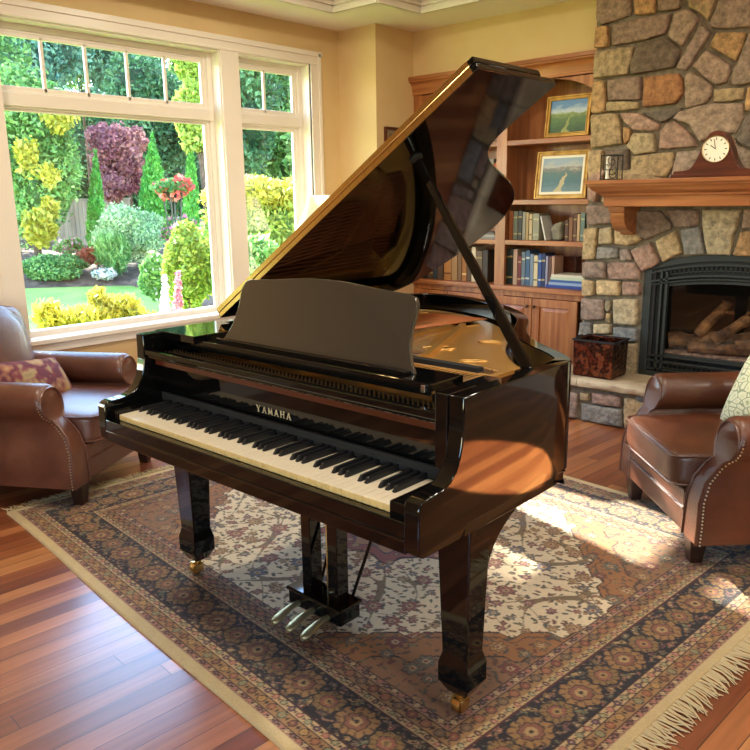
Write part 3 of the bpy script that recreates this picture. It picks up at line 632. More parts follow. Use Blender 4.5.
# ------------------------------------------------------------------ rug (coordinates: rU along the length, rV across)
e_ = R(-5.3); RU = np.array([math.cos(e_), math.sin(e_)]); RV = np.array([-math.sin(e_), math.cos(e_)]); RO = RU * -3.80 + RV * 1.02
RL, RW, RZ = 2.93, 2.35, .012
def rug_colors(u, v):
    n = len(u); rs = np.random.RandomState(3); L = lambda h: np.array(lin(h)[:3])
    cream, navy, tan, rust, rose, sage, dark, gold, cream2, blue = [L(h) for h in ('#cdbd9a', '#20212b', '#8c6a44', '#8f5a42', '#a06a5c', '#7d8062', '#33231f', '#a98650', '#b7a27c', '#5d6878')]
    du = np.minimum(u - .035, RL - .035 - u) + .04; dv = np.minimum(v, RW - v); d = np.minimum(du, dv); longside = dv < du
    s = np.where(longside, np.abs(u - RL / 2), np.abs(v - RW / 2)); 
    C = np.tile(cream, (n, 1))
    def put(mask, c): C[mask] = c
    def cell(per, s_, off=0): q = (s_ + off) / per; i = np.floor(q); return i.astype(int), (q - i - .5) * per
    h = lambda i, k=0: np.abs(np.sin(i * 12.9898 + k * 78.233 + 1.3) * 43758.5453) % 1
    def scatter(mask, per, cols, r0, r1, petals, seed, prob=1.0, aspect=1.0, leaf=False):
        iu = np.floor(u / per).astype(int); iv = np.floor(v / per).astype(int)
        key = iu * 57 + iv * 131 + seed; jx = (h(key, 1) - .5) * per * .55; jy = (h(key, 2) - .5) * per * .55
        X = u - (iu + .5) * per - jx; Y = v - (iv + .5) * per - jy; an = h(key, 3) * 6.283; Xr = X * np.cos(an) + Y * np.sin(an); Yr = -X * np.sin(an) + Y * np.cos(an)
        rad = r0 + (r1 - r0) * h(key, 4); th_ = np.arctan2(Yr, Xr); rr = np.hypot(Xr, Yr * aspect)
        lb = rad * ((1 + .22 * np.cos(petals * th_)) if petals else 1)
        ok = mask & (h(key, 5) < prob); ci = (h(key, 6) * len(cols)).astype(int)
        put(ok & (rr < lb * 1.16), L('#54433a'))
        for k, cc in enumerate(cols): put(ok & (rr < lb * .95) & (ci == k), cc)
        if not leaf:
            put(ok & (rr < lb * .55), L('#4f3a38')); put(ok & (rr < lb * .45), cream2); put(ok & (rr < lb * .22), L('#7a3a34'))
        else: put(ok & (np.abs(Yr) < .0014) & (rr < lb), L('#4b4636'))
    # --- narrow guards
    def guard(a, b, ground, cols, per, dark_=dark):
        mk = (d >= a) & (d < b); put(mk, ground); mid = (a + b) / 2; hw = (b - a) / 2
        i, t = cell(per, s); rr = np.hypot(t, d - mid); c = [np.array(x) for x in cols]; ci = i % len(c)
        for k, cc in enumerate(c): put(mk & (rr < hw * .62) & (ci == k), cc)
        put(mk & (rr > hw * .62) & (rr < hw * .80), dark_); put(mk & (rr < hw * .22), ground)
        i2, t2 = cell(per, s, per / 2); put(mk & (np.abs(t2) + np.abs(d - mid) * .7 < hw * .33), dark_)
        put((d >= b - .0035) & (d < b + .0005), dark)
    put(d < .04, L('#bfae82'))
    guard(.040, .066, L('#9a7562'), [rose, cream2, L('#5b3a3c')], .027)
    guard(.066, .106, L('#94744c'), [rust, sage, L('#6d4436'), gold], .052)
    guard(.106, .139, L('#b49c74'), [rose, sage, L('#5a4250')], .040)
    # --- main navy border
    a, b = .142, .306; mk = (d >= a - .003) & (d < b); put(mk, L('#17171f')); mid = (a + b) / 2; hw = (b - a) / 2
    per = .25; i, t = cell(per, s); y = d - mid
    wob = .5 * hw * np.sin(2 * np.pi * s / per)
    for ph, cc, am in ((0, L('#8f7d58'), .72), (np.pi, L('#8b6a55'), .72), (.8, L('#75745a'), .40), (3.9, L('#7a6048'), .40)):
        yy = am * hw * np.sin(2 * np.pi * s / per + ph) + .008 * np.sin(2 * np.pi * s / .06 + ph); put(mk & (np.abs(y - yy) < .0042), cc)
    # leaves
    for k in range(10):
        so = per * k / 10.; i3, t3 = cell(per, s, so); yc = hw * .78 * (h(np.array([k]), 1)[0] * 2 - 1); ang = h(np.array([k]), 2)[0] * 3.14
        ca, sa = math.cos(ang), math.sin(ang); X = t3 * ca + (y - yc) * sa; Y = -t3 * sa + (y - yc) * ca
        leaf = (X / .026) ** 2 + (Y / .0085) ** 2 + .5 * np.sin(X * 240) * .3
        put(mk & (leaf < 1.25) & (leaf > .75), L('#15151c')); put(mk & (leaf <= .75), [L('#8d7b55'), L('#9a6a58'), L('#6f7458'), L('#a58a5c'), L('#6c4a44')][k % 5])
        put(mk & (leaf < .10), navy)
    scatter(mk, .031, [L('#8a7450'), L('#8f6354'), L('#62684c'), L('#a08558'), L('#70505a')], .007, .0105, 0, 3, .9, 1.9, True); scatter(mk, .043, [L('#93774a'), L('#8a5a48'), L('#5c5c48')], .008, .012, 5, 8, .7)
    for o2, r0, cols in ((0, .062, (L('#8f6f45'), L('#7c5240'), L('#a58c60'))), (per / 2, .047, (L('#80683f'), L('#875646'), L('#9a8050')))):
        i4, t4 = cell(per, s, o2); th = np.arctan2(y, t4); rr = np.hypot(t4 * .92, y * 1.02); lob = r0 * (1 + .07 * np.cos(9 * th) + .04 * np.cos(5 * th + i4))
        put(mk & (rr < lob * 1.16), L('#17171f')); put(mk & (rr < lob), cols[0]); put(mk & (rr < lob) & (np.cos(13 * th + 20 * rr) < -.6) & (rr > lob * .7), L('#5c4431'))
        put(mk & (rr < lob * .62), L('#3b2a26')); put(mk & (rr < lob * .54), cols[1]); put(mk & (rr < lob * .30), cols[2]); put(mk & (rr < lob * .13), dark)
    scatter(mk, .034, [L('#191922'), L('#22202a'), L('#7a6242'), L('#8a6650')], .006, .0105, 0, 61, .62, 2.3, True)
    put((d >= .303) & (d < .309), L('#4a2020')); put((d >= .139) & (d < .1435), L('#3a1a1c'))
    guard(.309, .337, L('#b19a70'), [rose, sage, L('#60463f')], .036)
    guard(.337, .385, L('#8f7048'), [rust, L('#6c5a48'), L('#7a4638')], .055)
    guard(.385, .415, L('#9a7a62'), [rose, L('#4f4048'), cream2], .032)
    # --- field
    F = d >= .416; ax = np.abs(u - RL / 2); ay = np.abs(v - RW / 2)
    put(F, L('#dccdab'))
    q = (ax - .42) / .60 + (ay - .14) / .62; along = (ax - .42) / .60 - (ay - .14) / .62
    lob = 1.0 + .085 * np.abs(np.sin(along * 2 * np.pi * 1.25)) * np.sign(1) - .04 + .025 * np.cos(along * 2 * np.pi * 5)
    sp = F & (q > lob); put(sp, L('#96683c')); 
    put(F & (np.abs(q - lob) < .010), dark); put(F & (np.abs(q - lob - .07) < .008) & sp, L('#5d3a2a')); put(sp & (q > lob + .33), L('#8c6848')); put(sp & (np.abs(q - lob - .33) < .01), dark)
    # medallion at the centre
    mx, my = (u - RL / 2), (v - RW / 2); th = np.arctan2(my, mx); rm = np.hypot(mx / 1.35, my); lm = .24 * (1 + .12 * np.cos(8 * th) + .04 * np.cos(16 * th))
    md = F & (rm < lm); put(md, L('#8a4f4a')); put(F & (np.abs(rm - lm) < .008), dark); put(md & (rm < lm * .72), L('#39344a')); put(md & (rm < lm * .68), L('#a07a58')); put(md & (rm < lm * .34), L('#7c3f3a')); put(md & (rm < lm * .15), cream)
    # scattered palmettes, flowers, leaves over vines
    fld = F & ~sp & ~(rm < lm)
    for fx_, fy_, ph in ((9, 7, 0), (7, 11, 2.0)):
        g = np.sin(fx_ * u + 1.3 * np.sin(fy_ * v + ph)) * np.cos(fy_ * v + 1.1 * np.cos(fx_ * u)); put(fld & (np.abs(g) < .020), L('#7d6c50'))
    leafc = [L('#6f7052'), L('#847a55'), L('#93604f'), L('#5f6660'), L('#a07c5c')]
    scatter(fld, .040, leafc, .008, .013, 0, 5, .85, 2.3, True); scatter(fld, .053, leafc, .009, .015, 0, 91, .8, 2.1, True)
    scatter(fld, .078, [L('#a0655a'), L('#a98b5e'), L('#6c7272'), L('#8c5560')], .012, .019, 6, 33, .8); scatter(fld, .15, [L('#9a5f54'), L('#6a6a74'), L('#a6825a')], .024, .036, 8, 77, .7)
    scatter(sp, .040, [L('#6a4a36'), L('#7f6a4a'), L('#74463a'), L('#5c5a50')], .007, .012, 0, 28, .9, 2.0, True); scatter(sp, .060, [L('#6d4632'), L('#8a7a52'), L('#7a3c30'), L('#57544e')], .010, .018, 0, 15, .9, 2.2, True); scatter(sp, .11, [L('#a08050'), L('#7c4038'), L('#6b6a5a')], .018, .030, 7, 49, .85)
    scatter(md, .06, [L('#5a4a48'), L('#a58a60')], .010, .018, 5, 19, .8)
    # abrash and wear: a gentle irregular fading of the dyes
    nz = np.sin(u * 3.1 + 2 * np.sin(v * 2.3)) * .04 + np.sin(u * 61 + 9 * np.sin(v * 7)) * .02 + rs.uniform(-.07, .07, n)
    C = C * (1 + nz)[:, None]; C = C * np.array([1.06, 1.0, .93])
    return np.clip(C, 0, 1)
def build_rug():
    st = .0042; nu = int(RL / st) + 1; nv = int(RW / st) + 1
    U, V = np.meshgrid(np.linspace(0, RL, nu), np.linspace(0, RW, nv), indexing='ij'); u = U.ravel(); v = V.ravel()
    col = rug_colors(u, v); z = np.full_like(u, RZ)
    edge = np.minimum(np.minimum(u, RL - u), np.minimum(v, RW - v)); z = np.where(edge < .002, .001, z)
    wv = .006 * np.sin(u * 3.3 + .4) * np.exp(-((v) / .05) ** 2)
    co = np.stack([u * RU[0] + (v + wv) * RV[0], u * RU[1] + (v + wv) * RV[1], z], 1)
    idx = np.arange(nu * nv).reshape(nu, nv); q = np.stack([idx[:-1, :-1], idx[1:, :-1], idx[1:, 1:], idx[:-1, 1:]], -1).reshape(-1, 4)
    me = bpy.data.meshes.new('rug_pile'); me.vertices.add(len(co)); me.vertices.foreach_set('co', co.ravel())
    me.loops.add(q.size); me.loops.foreach_set('vertex_index', q.ravel().astype(np.int32)); me.polygons.add(len(q))
    me.polygons.foreach_set('loop_start', np.arange(0, q.size, 4, dtype=np.int32)); me.polygons.foreach_set('loop_total', np.full(len(q), 4, np.int32)); me.update(calc_edges=True)
    a = me.color_attributes.new('Col', 'FLOAT_COLOR', 'POINT'); a.data.foreach_set('color', np.concatenate([col, np.ones((len(col), 1))], 1).ravel().astype(np.float32))
    me.materials.append(M['rug']); rt = empty('oriental_rug', (RO[0], RO[1], 0), label='fringed oriental rug with a cream floral field and navy border under the piano', cat='rug')
    o = bpy.data.objects.new('rug_pile', me); COL.objects.link(o); o.parent = rt
    rg = random.Random(8)
    for side in (0, 1):
        m = MB(); v0 = 0.01; n = 330
        for i in range(n):
            v_ = .01 + (RW - .02) * i / n + rg.uniform(-.002, .002); grp = math.sin(i * .21) * .35 + math.sin(i * .057 + 2) * .5
            L_ = rg.uniform(.055, .085); dr = grp * .03 + rg.uniform(-.02, .02); s_ = -1 if side == 0 else 1; u0 = 0 if side == 0 else RL
            pts = []
            for k in range(4):
                t = k / 3; uu = u0 + s_ * L_ * t; vv = v_ + dr * t * t + .004 * math.sin(5 * t + i); P = uu * RU + vv * RV
                pts.append((P[0] + RO[0], P[1] + RO[1], .010 * (1 - t) + .0035 + .003 * math.sin(i * 1.7) ** 2))
            m.tube(pts, [.0034, .0030, .0028, .0016], 4)
        m.build('fringe', M['fringe'], rt, kind='stuff')
    return rt
build_rug()
rz = RZ

# ------------------------------------------------------------------ grand piano
pn = empty('grand_piano', (-1.795, 2.2, 0), label='black lacquered grand piano with its lid propped open on the rug', cat='piano')
PXL, PXR = -2.54, -1.05
OUT = [(-1.05, 1.62), (-1.05, 2.02), (-1.075, 2.06), (-1.15, 2.13), (-1.25, 2.20), (-1.34, 2.28), (-1.42, 2.38), (-1.48, 2.48), (-1.53, 2.58), (-1.60, 2.69), (-1.70, 2.80), (-1.82, 2.90), (-1.96, 2.99), (-2.10, 3.06), (-2.25, 3.10), (-2.38, 3.10), (-2.47, 3.07), (-2.525, 3.0), (-2.54, 2.90), (-2.54, 1.62)]
def smooth_open(P, it=2):
    for _ in range(it):
        Q = [P[0]]
        for i in range(len(P) - 1):
            a, b = P[i], P[i + 1]; Q += [(a[0] * .75 + b[0] * .25, a[1] * .75 + b[1] * .25), (a[0] * .25 + b[0] * .75, a[1] * .25 + b[1] * .75)]
        Q.append(P[-1]); P = Q
    return P
OS = smooth_open(OUT)
def inset_path(P, d):
    Q = []
    for i, p in enumerate(P):
        a = P[max(0, i - 1)]; b = P[min(len(P) - 1, i + 1)]; t = Vector((b[0] - a[0], b[1] - a[1])).normalized(); Q.append((p[0] - t.y * d, p[1] + t.x * d))
    return Q
def rim(m, P, th, z0, z1):
    I = inset_path(P, th); n = len(P); V = []
    for z in (z0, z1):
        V += [(x, y, z) for x, y in P] + [(x, y, z) for x, y in I]
    F = []
    for i in range(n - 1):
        F += [(i, i + 1, 2 * n + i + 1, 2 * n + i), (n + i + 1, n + i, 3 * n + i, 3 * n + i + 1), (2 * n + i, 2 * n + i + 1, 3 * n + i + 1, 3 * n + i), (i + 1, i, n + i, n + i + 1)]
    for i in (0, n - 1): F.append((i, n + i, 3 * n + i, 2 * n + i) if i else (i, 2 * n + i, 3 * n + i, n + i))
    m.add(V, F)
m = MB(); rim(m, OS, .048, .66, 1.0); m.f = m.f[:-2]; m.mi = m.mi[:-2]; m.build('case_rim', M['black'], pn, bevel=.004, seg=2, ang=25)
m = MB(); I = inset_path([(-1.05, 1.50)] + OS + [(-2.54, 1.50)], .010); rim(m, I, .09, .622, .662); m.build('bottom_moulding', M['black'], pn, bevel=.004, ang=25)
m = MB(); m.prism(inset_path(OS, .05), lambda a, b, t: (a, b, t), .70, .716); m.build('underside_board', M['soundboard'], pn, smooth=False)
m = MB()
for p, q in (((-1.2, 1.75), (-1.85, 2.85)), ((-1.8, 1.75), (-1.95, 2.85)), ((-2.4, 1.75), (-2.1, 2.85))): m.beam((*p, .668), (*q, .668), .08, .07)
m.build('bracing_beam', M['black'], pn, smooth=False)
# arms (cheeks)
ARM = [(1.62, .66), (1.50, .66), (1.47, .630), (1.32, .632), (1.306, .640), (1.302, .66), (1.302, .758), (1.308, .772), (1.322, .780), (1.36, .781), (1.395, .785), (1.425, .797), (1.447, .818), (1.462, .845), (1.471, .875), (1.476, .91), (1.478, .95), (1.478, 1.0), (1.62, 1.0)]
for a, b in ((PXL, PXL + .048), (PXR - .048, PXR)):
    m = MB(); m.prism(ARM, lambda p, q, t: (t, p, q), a, b); m.f.pop(); m.mi.pop(); m.build('arm', M['black'], pn, bevel=.004, ang=30)
for a, b in ((PXL + .048, PXL + .082), (PXR - .113, PXR - .048)):
    m = MB(); m.box(a, b, 1.325, 1.52, .70, .752); m.build('key_block', M['black'], pn, smooth=False, bevel=.004)
m = MB(); m.box(PXR - .088, PXR - .048, 1.474, 1.60, .80, 1.0); m.build('cheek_post', M['black'], pn, smooth=False, bevel=.003)
m = MB(); m.box(PXL + .044, PXR - .044, 1.318, 1.95, .632, .70); m.build('keybed', M['black'], pn, smooth=False, bevel=.006)
m = MB(); m.box(PXL + .044, PXR - .044, 1.304, 1.331, .634, .716); m.box(PXL + .044, PXR - .044, 1.300, 1.31, .668, .678); m.build('key_slip', M['black'], pn, smooth=False, bevel=.004)
# keys
KX0, KX1, KY0, KY1 = -2.455, -1.166, 1.337, 1.54; kw = (KX1 - KX0) / 52
def wkey(x):
    m = MB(); m.box(x + .0013, x + kw - .0013, KY0 + .001, KY1, .712, .732, 1); m.box(x + .0011, x + kw - .0011, KY0, KY1, .732, .7345, 0); m.box(x + .0013, x + kw - .0013, KY0 - .0008, KY0 + .001, .715, .732, 1); return m
names = 'ABCDEFG'
wk0 = None; bk0 = None
for i in range(52):
    x = KX0 + kw * i
    if wk0 is None: wk0 = wkey(x).build('white_key', [M['ivory'], M['keywood']], pn, smooth=False, bevel=.0008, seg=1)
    else: c = wk0.copy(); COL.objects.link(c); c.parent = pn; c.location.x += kw * i
    if i < 51 and names[i % 7] in 'ACDFG':
        if bk0 is None:
            m = MB(); w_ = .0066; xx = x + kw
            m.add([(xx - w_, 1.402, .734), (xx + w_, 1.402, .734), (xx + w_, KY1, .734), (xx - w_, KY1, .734), (xx - .0045, 1.414, .7505), (xx + .0045, 1.414, .7505), (xx + .0045, KY1, .752), (xx - .0045, KY1, .752)],
                  [(3, 2, 1, 0), (4, 5, 6, 7), (0, 1, 5, 4), (1, 2, 6, 5), (2, 3, 7, 6), (3, 0, 4, 7)])
            bk0 = m.build('black_key', M['ebony'], pn, smooth=False, bevel=.0015, seg=2); b0 = i
        else: c = bk0.copy(); COL.objects.link(c); c.parent = pn; c.location.x += kw * (i - b0)
m = MB(); m.box(PXL + .05, PXR - .088, 1.537, 1.548, .738, .775); m.build('reflection_mask_strip', M['felt'], pn, smooth=False)  # matte strip added to hide the keys mirrored in the fallboard
# fallboard, rail, logo
m = MB(); m.prism([(1.545, .750), (1.556, .762), (1.556, .918), (1.575, .925), (1.575, .745)], lambda p, q, t: (t, p, q), PXL + .044, PXR - .085); m.build('fallboard', M['black'], pn, smooth=False, bevel=.002)
m = MB(); m.box(PXL + .044, PXR - .085, 1.481, 1.512, .922, .944); m.box(PXL + .044, PXR - .085, 1.486, 1.508, .912, .922); m.box(PXL + .044, PXR - .085, 1.508, 1.56, .915, .926); m.build('fallboard_rail', M['black'], pn, smooth=False, bevel=.005)
def letters():
    m = MB(); H = .0215; x = -1.948; yb_ = 1.5552; z = .790; th = .0044; tn = .0022; adv = .0300; wd = .0185
    def st(a, b, w_): m.beam((x + a[0] * wd, yb_, z + a[1] * H), (x + b[0] * wd, yb_, z + b[1] * H), w_, .0012, up=(0, 1, 0))
    def serif(a, z_): m.box(x + a * wd - .0042, x + a * wd + .0042, yb_ - .0006, yb_ + .0006, z + z_ * H - .0007, z + z_ * H + .0007)
    for ch in 'YAMAHA':
        if ch == 'Y': st((0.1, 1), (.5, .45), th); st((.9, 1), (.5, .45), tn); st((.5, .48), (.5, 0), th); serif(.1, 1); serif(.9, 1); serif(.5, 0)
        if ch == 'A': st((.08, 0), (.5, 1), tn); st((.92, 0), (.5, 1), th); st((.22, .34), (.78, .34), tn); serif(.08, 0); serif(.92, 0)
        if ch == 'M': st((.05, 0), (.1, 1), tn); st((.95, 0), (.9, 1), th); st((.1, 1), (.5, .1), th); st((.9, 1), (.5, .1), tn); serif(.05, 0); serif(.95, 0)
        if ch == 'H': st((.12, 0), (.12, 1), th); st((.88, 0), (.88, 1), th); st((.12, .5), (.88, .5), tn); [serif(a, b) for a in (.12, .88) for b in (0, 1)]
        x += adv
    return m
M['gilt'] = mat('inlaid_gilt_letters', '#e8d9b0', .35, .3)
letters().build('lettering', M['gilt'], pn, smooth=False)
# pin block, tuning pins, plate
m = MB(); m.box(PXL + .044, PXR - .044, 1.575, 1.60, .70, .93); m.box(PXL + .044, PXR - .044, 1.56, 1.62, .70, .885); m.build('pin_block', M['black'], pn, smooth=False)
def tri_fill(outer, holes, z, th):
    bm = bmesh.new(); ed = []
    for lp in [outer] + holes:
        vs = [bm.verts.new((x, y, z)) for x, y in lp]; ed += [bm.edges.new((vs[i], vs[(i + 1) % len(vs)])) for i in range(len(vs))]
    bmesh.ops.triangle_fill(bm, use_beauty=True, use_dissolve=False, edges=ed, normal=(0, 0, 1))
    r = bmesh.ops.extrude_face_region(bm, geom=bm.faces[:]); bmesh.ops.translate(bm, verts=[g for g in r['geom'] if isinstance(g, bmesh.types.BMVert)], vec=(0, 0, -th))
    bmesh.ops.recalc_face_normals(bm, faces=bm.faces[:])
    V = [v.co.copy() for v in bm.verts]; bm.verts.index_update(); F = [tuple(v.index for v in f.verts) for f in bm.faces]; bm.free(); return V, F
def ell(cx, cy, rx, ry, a, n=20): return [(cx + rx * math.cos(t) * math.cos(a) - ry * math.sin(t) * math.sin(a), cy + rx * math.cos(t) * math.sin(a) + ry * math.sin(t) * math.cos(a)) for t in [2 * math.pi * k / n for k in range(n)]]
PI_ = inset_path(OS, .075)
PI_ = [(x, max(y, 1.625)) for x, y in PI_ if y > 1.60] 
PI_ = [(PI_[0][0], 1.625)] + PI_[1:-1] + [(PI_[-1][0], 1.625)]
elong = math.atan2(.80, 1.03)
holes = [ell(-1.715, 2.238, .066, .030, elong), ell(-1.63, 2.465, .045, .014, elong), ell(-1.478, 2.13, .045, .013, elong),
         [(-2.40, 2.02), (-2.12, 2.02), (-2.03, 2.30), (-2.02, 2.55), (-2.12, 2.62), (-2.30, 2.55), (-2.40, 2.3)],
         [(-2.06, 2.02), (-1.86, 2.02), (-1.84, 2.16), (-1.90, 2.44), (-1.96, 2.48), (-2.0, 2.3)],
         [(-1.79, 2.0), (-1.62, 2.0), (-1.60, 2.06), (-1.70, 2.15), (-1.79, 2.13)], [(-1.55, 1.98), (-1.30, 1.98), (-1.33, 2.05), (-1.45, 2.08), (-1.54, 2.06)],
         [(-2.30, 2.74), (-2.06, 2.70), (-1.92, 2.68), (-1.90, 2.78), (-1.98, 2.86), (-2.16, 2.93), (-2.30, 2.93), (-2.36, 2.84)]]
m = MB()
for hp in holes[:3]:
    c_ = (sum(p[0] for p in hp) / len(hp), sum(p[1] for p in hp) / len(hp)); m.prism([(c_[0] + (x - c_[0]) * 1.15, c_[1] + (y - c_[1]) * 1.15) for x, y in hp], lambda a, b, t: (a, b, t), .895, .900)
m.build('hole_shade_disc', M['felt'], pn, smooth=False)  # black discs stand in for the shade inside the plate holes
m = MB(); m.add(*tri_fill(PI_, holes, .925, .014))
for hp in holes[:3]: m.tube([(x, y, .926) for x, y in hp + [hp[0]]], .005, 6, caps=False)
for a, b in (((-2.09, 1.66), (-2.02, 2.60)), ((-1.83, 1.66), (-1.93, 2.60)), ((-1.57, 1.66), (-1.62, 2.05)), ((-2.44, 1.66), (-2.42, 2.8)), ((-1.62, 2.05), (-1.90, 2.66)), ((-1.25, 1.66), (-1.25, 2.06))): m.beam((*a, .934), (*b, .934), .024, .03)
for lp in holes[3:]: m.tube([(x, y, .926) for x, y in lp + [lp[0]]], .0045, 6, caps=False)
m.build('iron_plate', M['plate'], pn, ang=30)
m = MB(); m.prism(inset_path(OS, .043), lambda a, b, t: (a, b, t), .845, .852); m.build('soundboard', M['soundboard'], pn, smooth=False)
m = MB()
for i in range(66):
    t = i / 65; x = -2.42 + 1.28 * t; y1_ = 2.72 - 1.9 * max(0, t - .28) ** .9 if t > .28 else 2.86 - .2 * t; y1_ = max(y1_, 2.04)
    m.tube([(x, 1.67, .945), (x + .06 * (1 - t), y1_, .936)], .0022 if t < .3 else .0011, 4, k=0 if t < .3 else 1)
for i in range(18):
    t = i / 17; m.tube([(-2.42 + .30 * t, 1.67, .953), (-2.20 + .30 * t, 2.84, .945)], .0028, 4, k=0)
m.build('strings', [M['copper'], M['steel']], pn, kind='stuff')
m = MB(); m.add([(-2.42, 1.90, .965), (-1.30, 1.90, .965), (-1.30, 1.93, .965), (-2.42, 1.93, .965), (-2.42, 1.90, .95), (-1.30, 1.90, .95), (-1.30, 1.93, .95), (-2.42, 1.93, .95)], [(0, 1, 2, 3), (7, 6, 5, 4), (0, 4, 5, 1), (1, 5, 6, 2), (2, 6, 7, 3), (3, 7, 4, 0)])
m.build('damper_rail', M['felt'], pn, smooth=False)
m = MB()
for i in range(74):
    x = -2.43 + 1.30 * i / 73
    for j in range(3): m.tube([(x + .004 * j, 1.535 + .016 * j, .900 + .004 * j), (x + .004 * j, 1.531 + .016 * j, .938 + .002 * j)], .0022, 5)
m.build('tuning_pins', M['nail'], pn, kind='stuff')
m = MB(); m.box(PXL + .06, PXR - .09, 1.515, 1.60, .885, .903); m.build('pin_field', M['clockw'], pn, smooth=False)
# music shelf and desk
m = MB(); m.box(-2.36, -1.235, 1.585, 1.735, .962, .984); m.box(-2.36, -1.235, 1.578, 1.590, .952, .986); m.build('music_shelf', M['black'], pn, smooth=False, bevel=.004)
for x in (-2.40, -1.195):
    m = MB(); m.box(x - .035, x + .035, 1.58, 1.80, .93, .960); m.build('shelf_slide', M['black'], pn, smooth=False, bevel=.003)
m = MB(); m.box(-1.262, -1.246, 1.571, 1.580, .960, .982); m.build('shelf_hinge', M['steel'], pn, smooth=False, bevel=.002)
half = [(.448, 0), (.425, .035), (.411, .067), (.405, .10), (.402, .133), (.405, .175), (.404, .200), (.392, .222), (.372, .229), (.32, .233), (.241, .238), (.16, .246), (.08, .252), (0, .254)]
dk = [(x, z) for x, z in half] + [(-x, z) for x, z in half[-2::-1]]
tl = R(20); dy, dz = math.sin(tl), math.cos(tl)
m = MB(); m.prism(dk, lambda a, b, t: (-1.795 + a, 1.65 + b * dy + t * dz, .985 + b * dz - t * dy), 0, .016); m.build('music_desk', M['desk'], pn, bevel=.003, ang=40)
m = MB(); m.box(-2.23, -1.36, 1.615, 1.655, .984, .992); m.box(-2.23, -1.36, 1.612, 1.620, .984, .998); m.build('desk_ledge', M['black'], pn, smooth=False, bevel=.002)
m = MB(); m.beam((-1.80, 1.735, 1.18), (-1.80, 1.80, .985), .03, .008); m.build('desk_prop', M['black'], pn, smooth=False)
m = MB(); m.box(PXL + .002, -2.29, 1.56, 1.835, .975, 1.004); m.build('side_panel', M['black'], pn, smooth=False, bevel=.003)
m = MB(); m.box(-1.235, PXR - .003, 1.60, 1.84, .94, .965); m.build('side_panel', M['black'], pn, smooth=False, bevel=.003)
# lid: hinge line at x = -2.52
HX, HZ, LA = -2.504, 1.016, R(33.0); ca, sa = math.cos(LA), math.sin(LA)
lf = lambda s_, y, t: (HX + s_ * ca - t * sa, y, HZ + s_ * sa + t * ca)
LO = [(0, 1.838), (1.470, 1.838), (1.470, 2.245), (1.470, 2.262), (1.464, 2.268), (1.455, 2.270), (1.36, 2.272), (1.272, 2.274), (1.20, 2.278), (1.14, 2.305), (1.095, 2.36), (1.045, 2.45), (1.0, 2.56), (.955, 2.68), (.90, 2.80), (.84, 2.89), (.76, 2.965), (.66, 3.03), (.56, 3.055), (.43, 3.06), (.25, 3.035), (.10, 2.99), (.02, 2.93), (0, 2.85)]
LOs = LO[:2] + smooth_open(LO[2:], 2)
m = MB(); m.prism(LOs, lf, 0.0, .020); lid = m.build('lid', M['satin'], pn, bevel=.003, ang=30)
m = MB(); m.prism([(0.0, 1.838), (1.470, 1.838), (1.470, 2.19), (0.0, 2.19)], lf, .0225, .042); m.build('front_flap', M['satin'], lid, smooth=False, bevel=.003)
m = MB()  # hinge leaves; their brass also stands in for gold light along the edges
for t0, t1 in ((.0012, .0185), (.0235, .0408)):
    for k in range(36): s0 = .01 + 1.44 * k / 36; m.prism([(s0, 1.8345), (s0 + .0392, 1.8345), (s0 + .0392, 1.839), (s0, 1.839)], lf, t0, t1)
V0 = [lf(.01, 1.834, .021), lf(1.45, 1.834, .021)]; m.tube(V0, .0028, 8); m.build('flap_hinge', M['brass'], lid, smooth=False)
m = MB()
for y in (2.0, 2.75): m.tube([(HX - .012, y - .05, HZ - .012), (HX - .012, y + .05, HZ - .012)], .008, 8); m.box(HX - .02, HX + .03, y - .05, y + .05, HZ - .035, HZ - .008)
m.build('lid_hinge', M['brass'], pn)
P0 = Vector((-1.105, 1.87, .99)); P1 = Vector(lf(1.075, 1.975, -.012))
m = MB(); m.beam(P0, P1, .034, .020, up=(0, 1, 0), t1=.72); st_ = m.build('lid_prop', M['black'], pn, smooth=False, bevel=.004)
m = MB(); m.prism(ell(1.075, 1.975, .022, .022, 0), lf, -.006, .0); m.build('prop_socket', M['felt'], lid)
m = MB(); m.box(-1.135, -1.075, 1.84, 1.90, .965, .992); m.build('prop_block', M['black'], pn, smooth=False, bevel=.003)
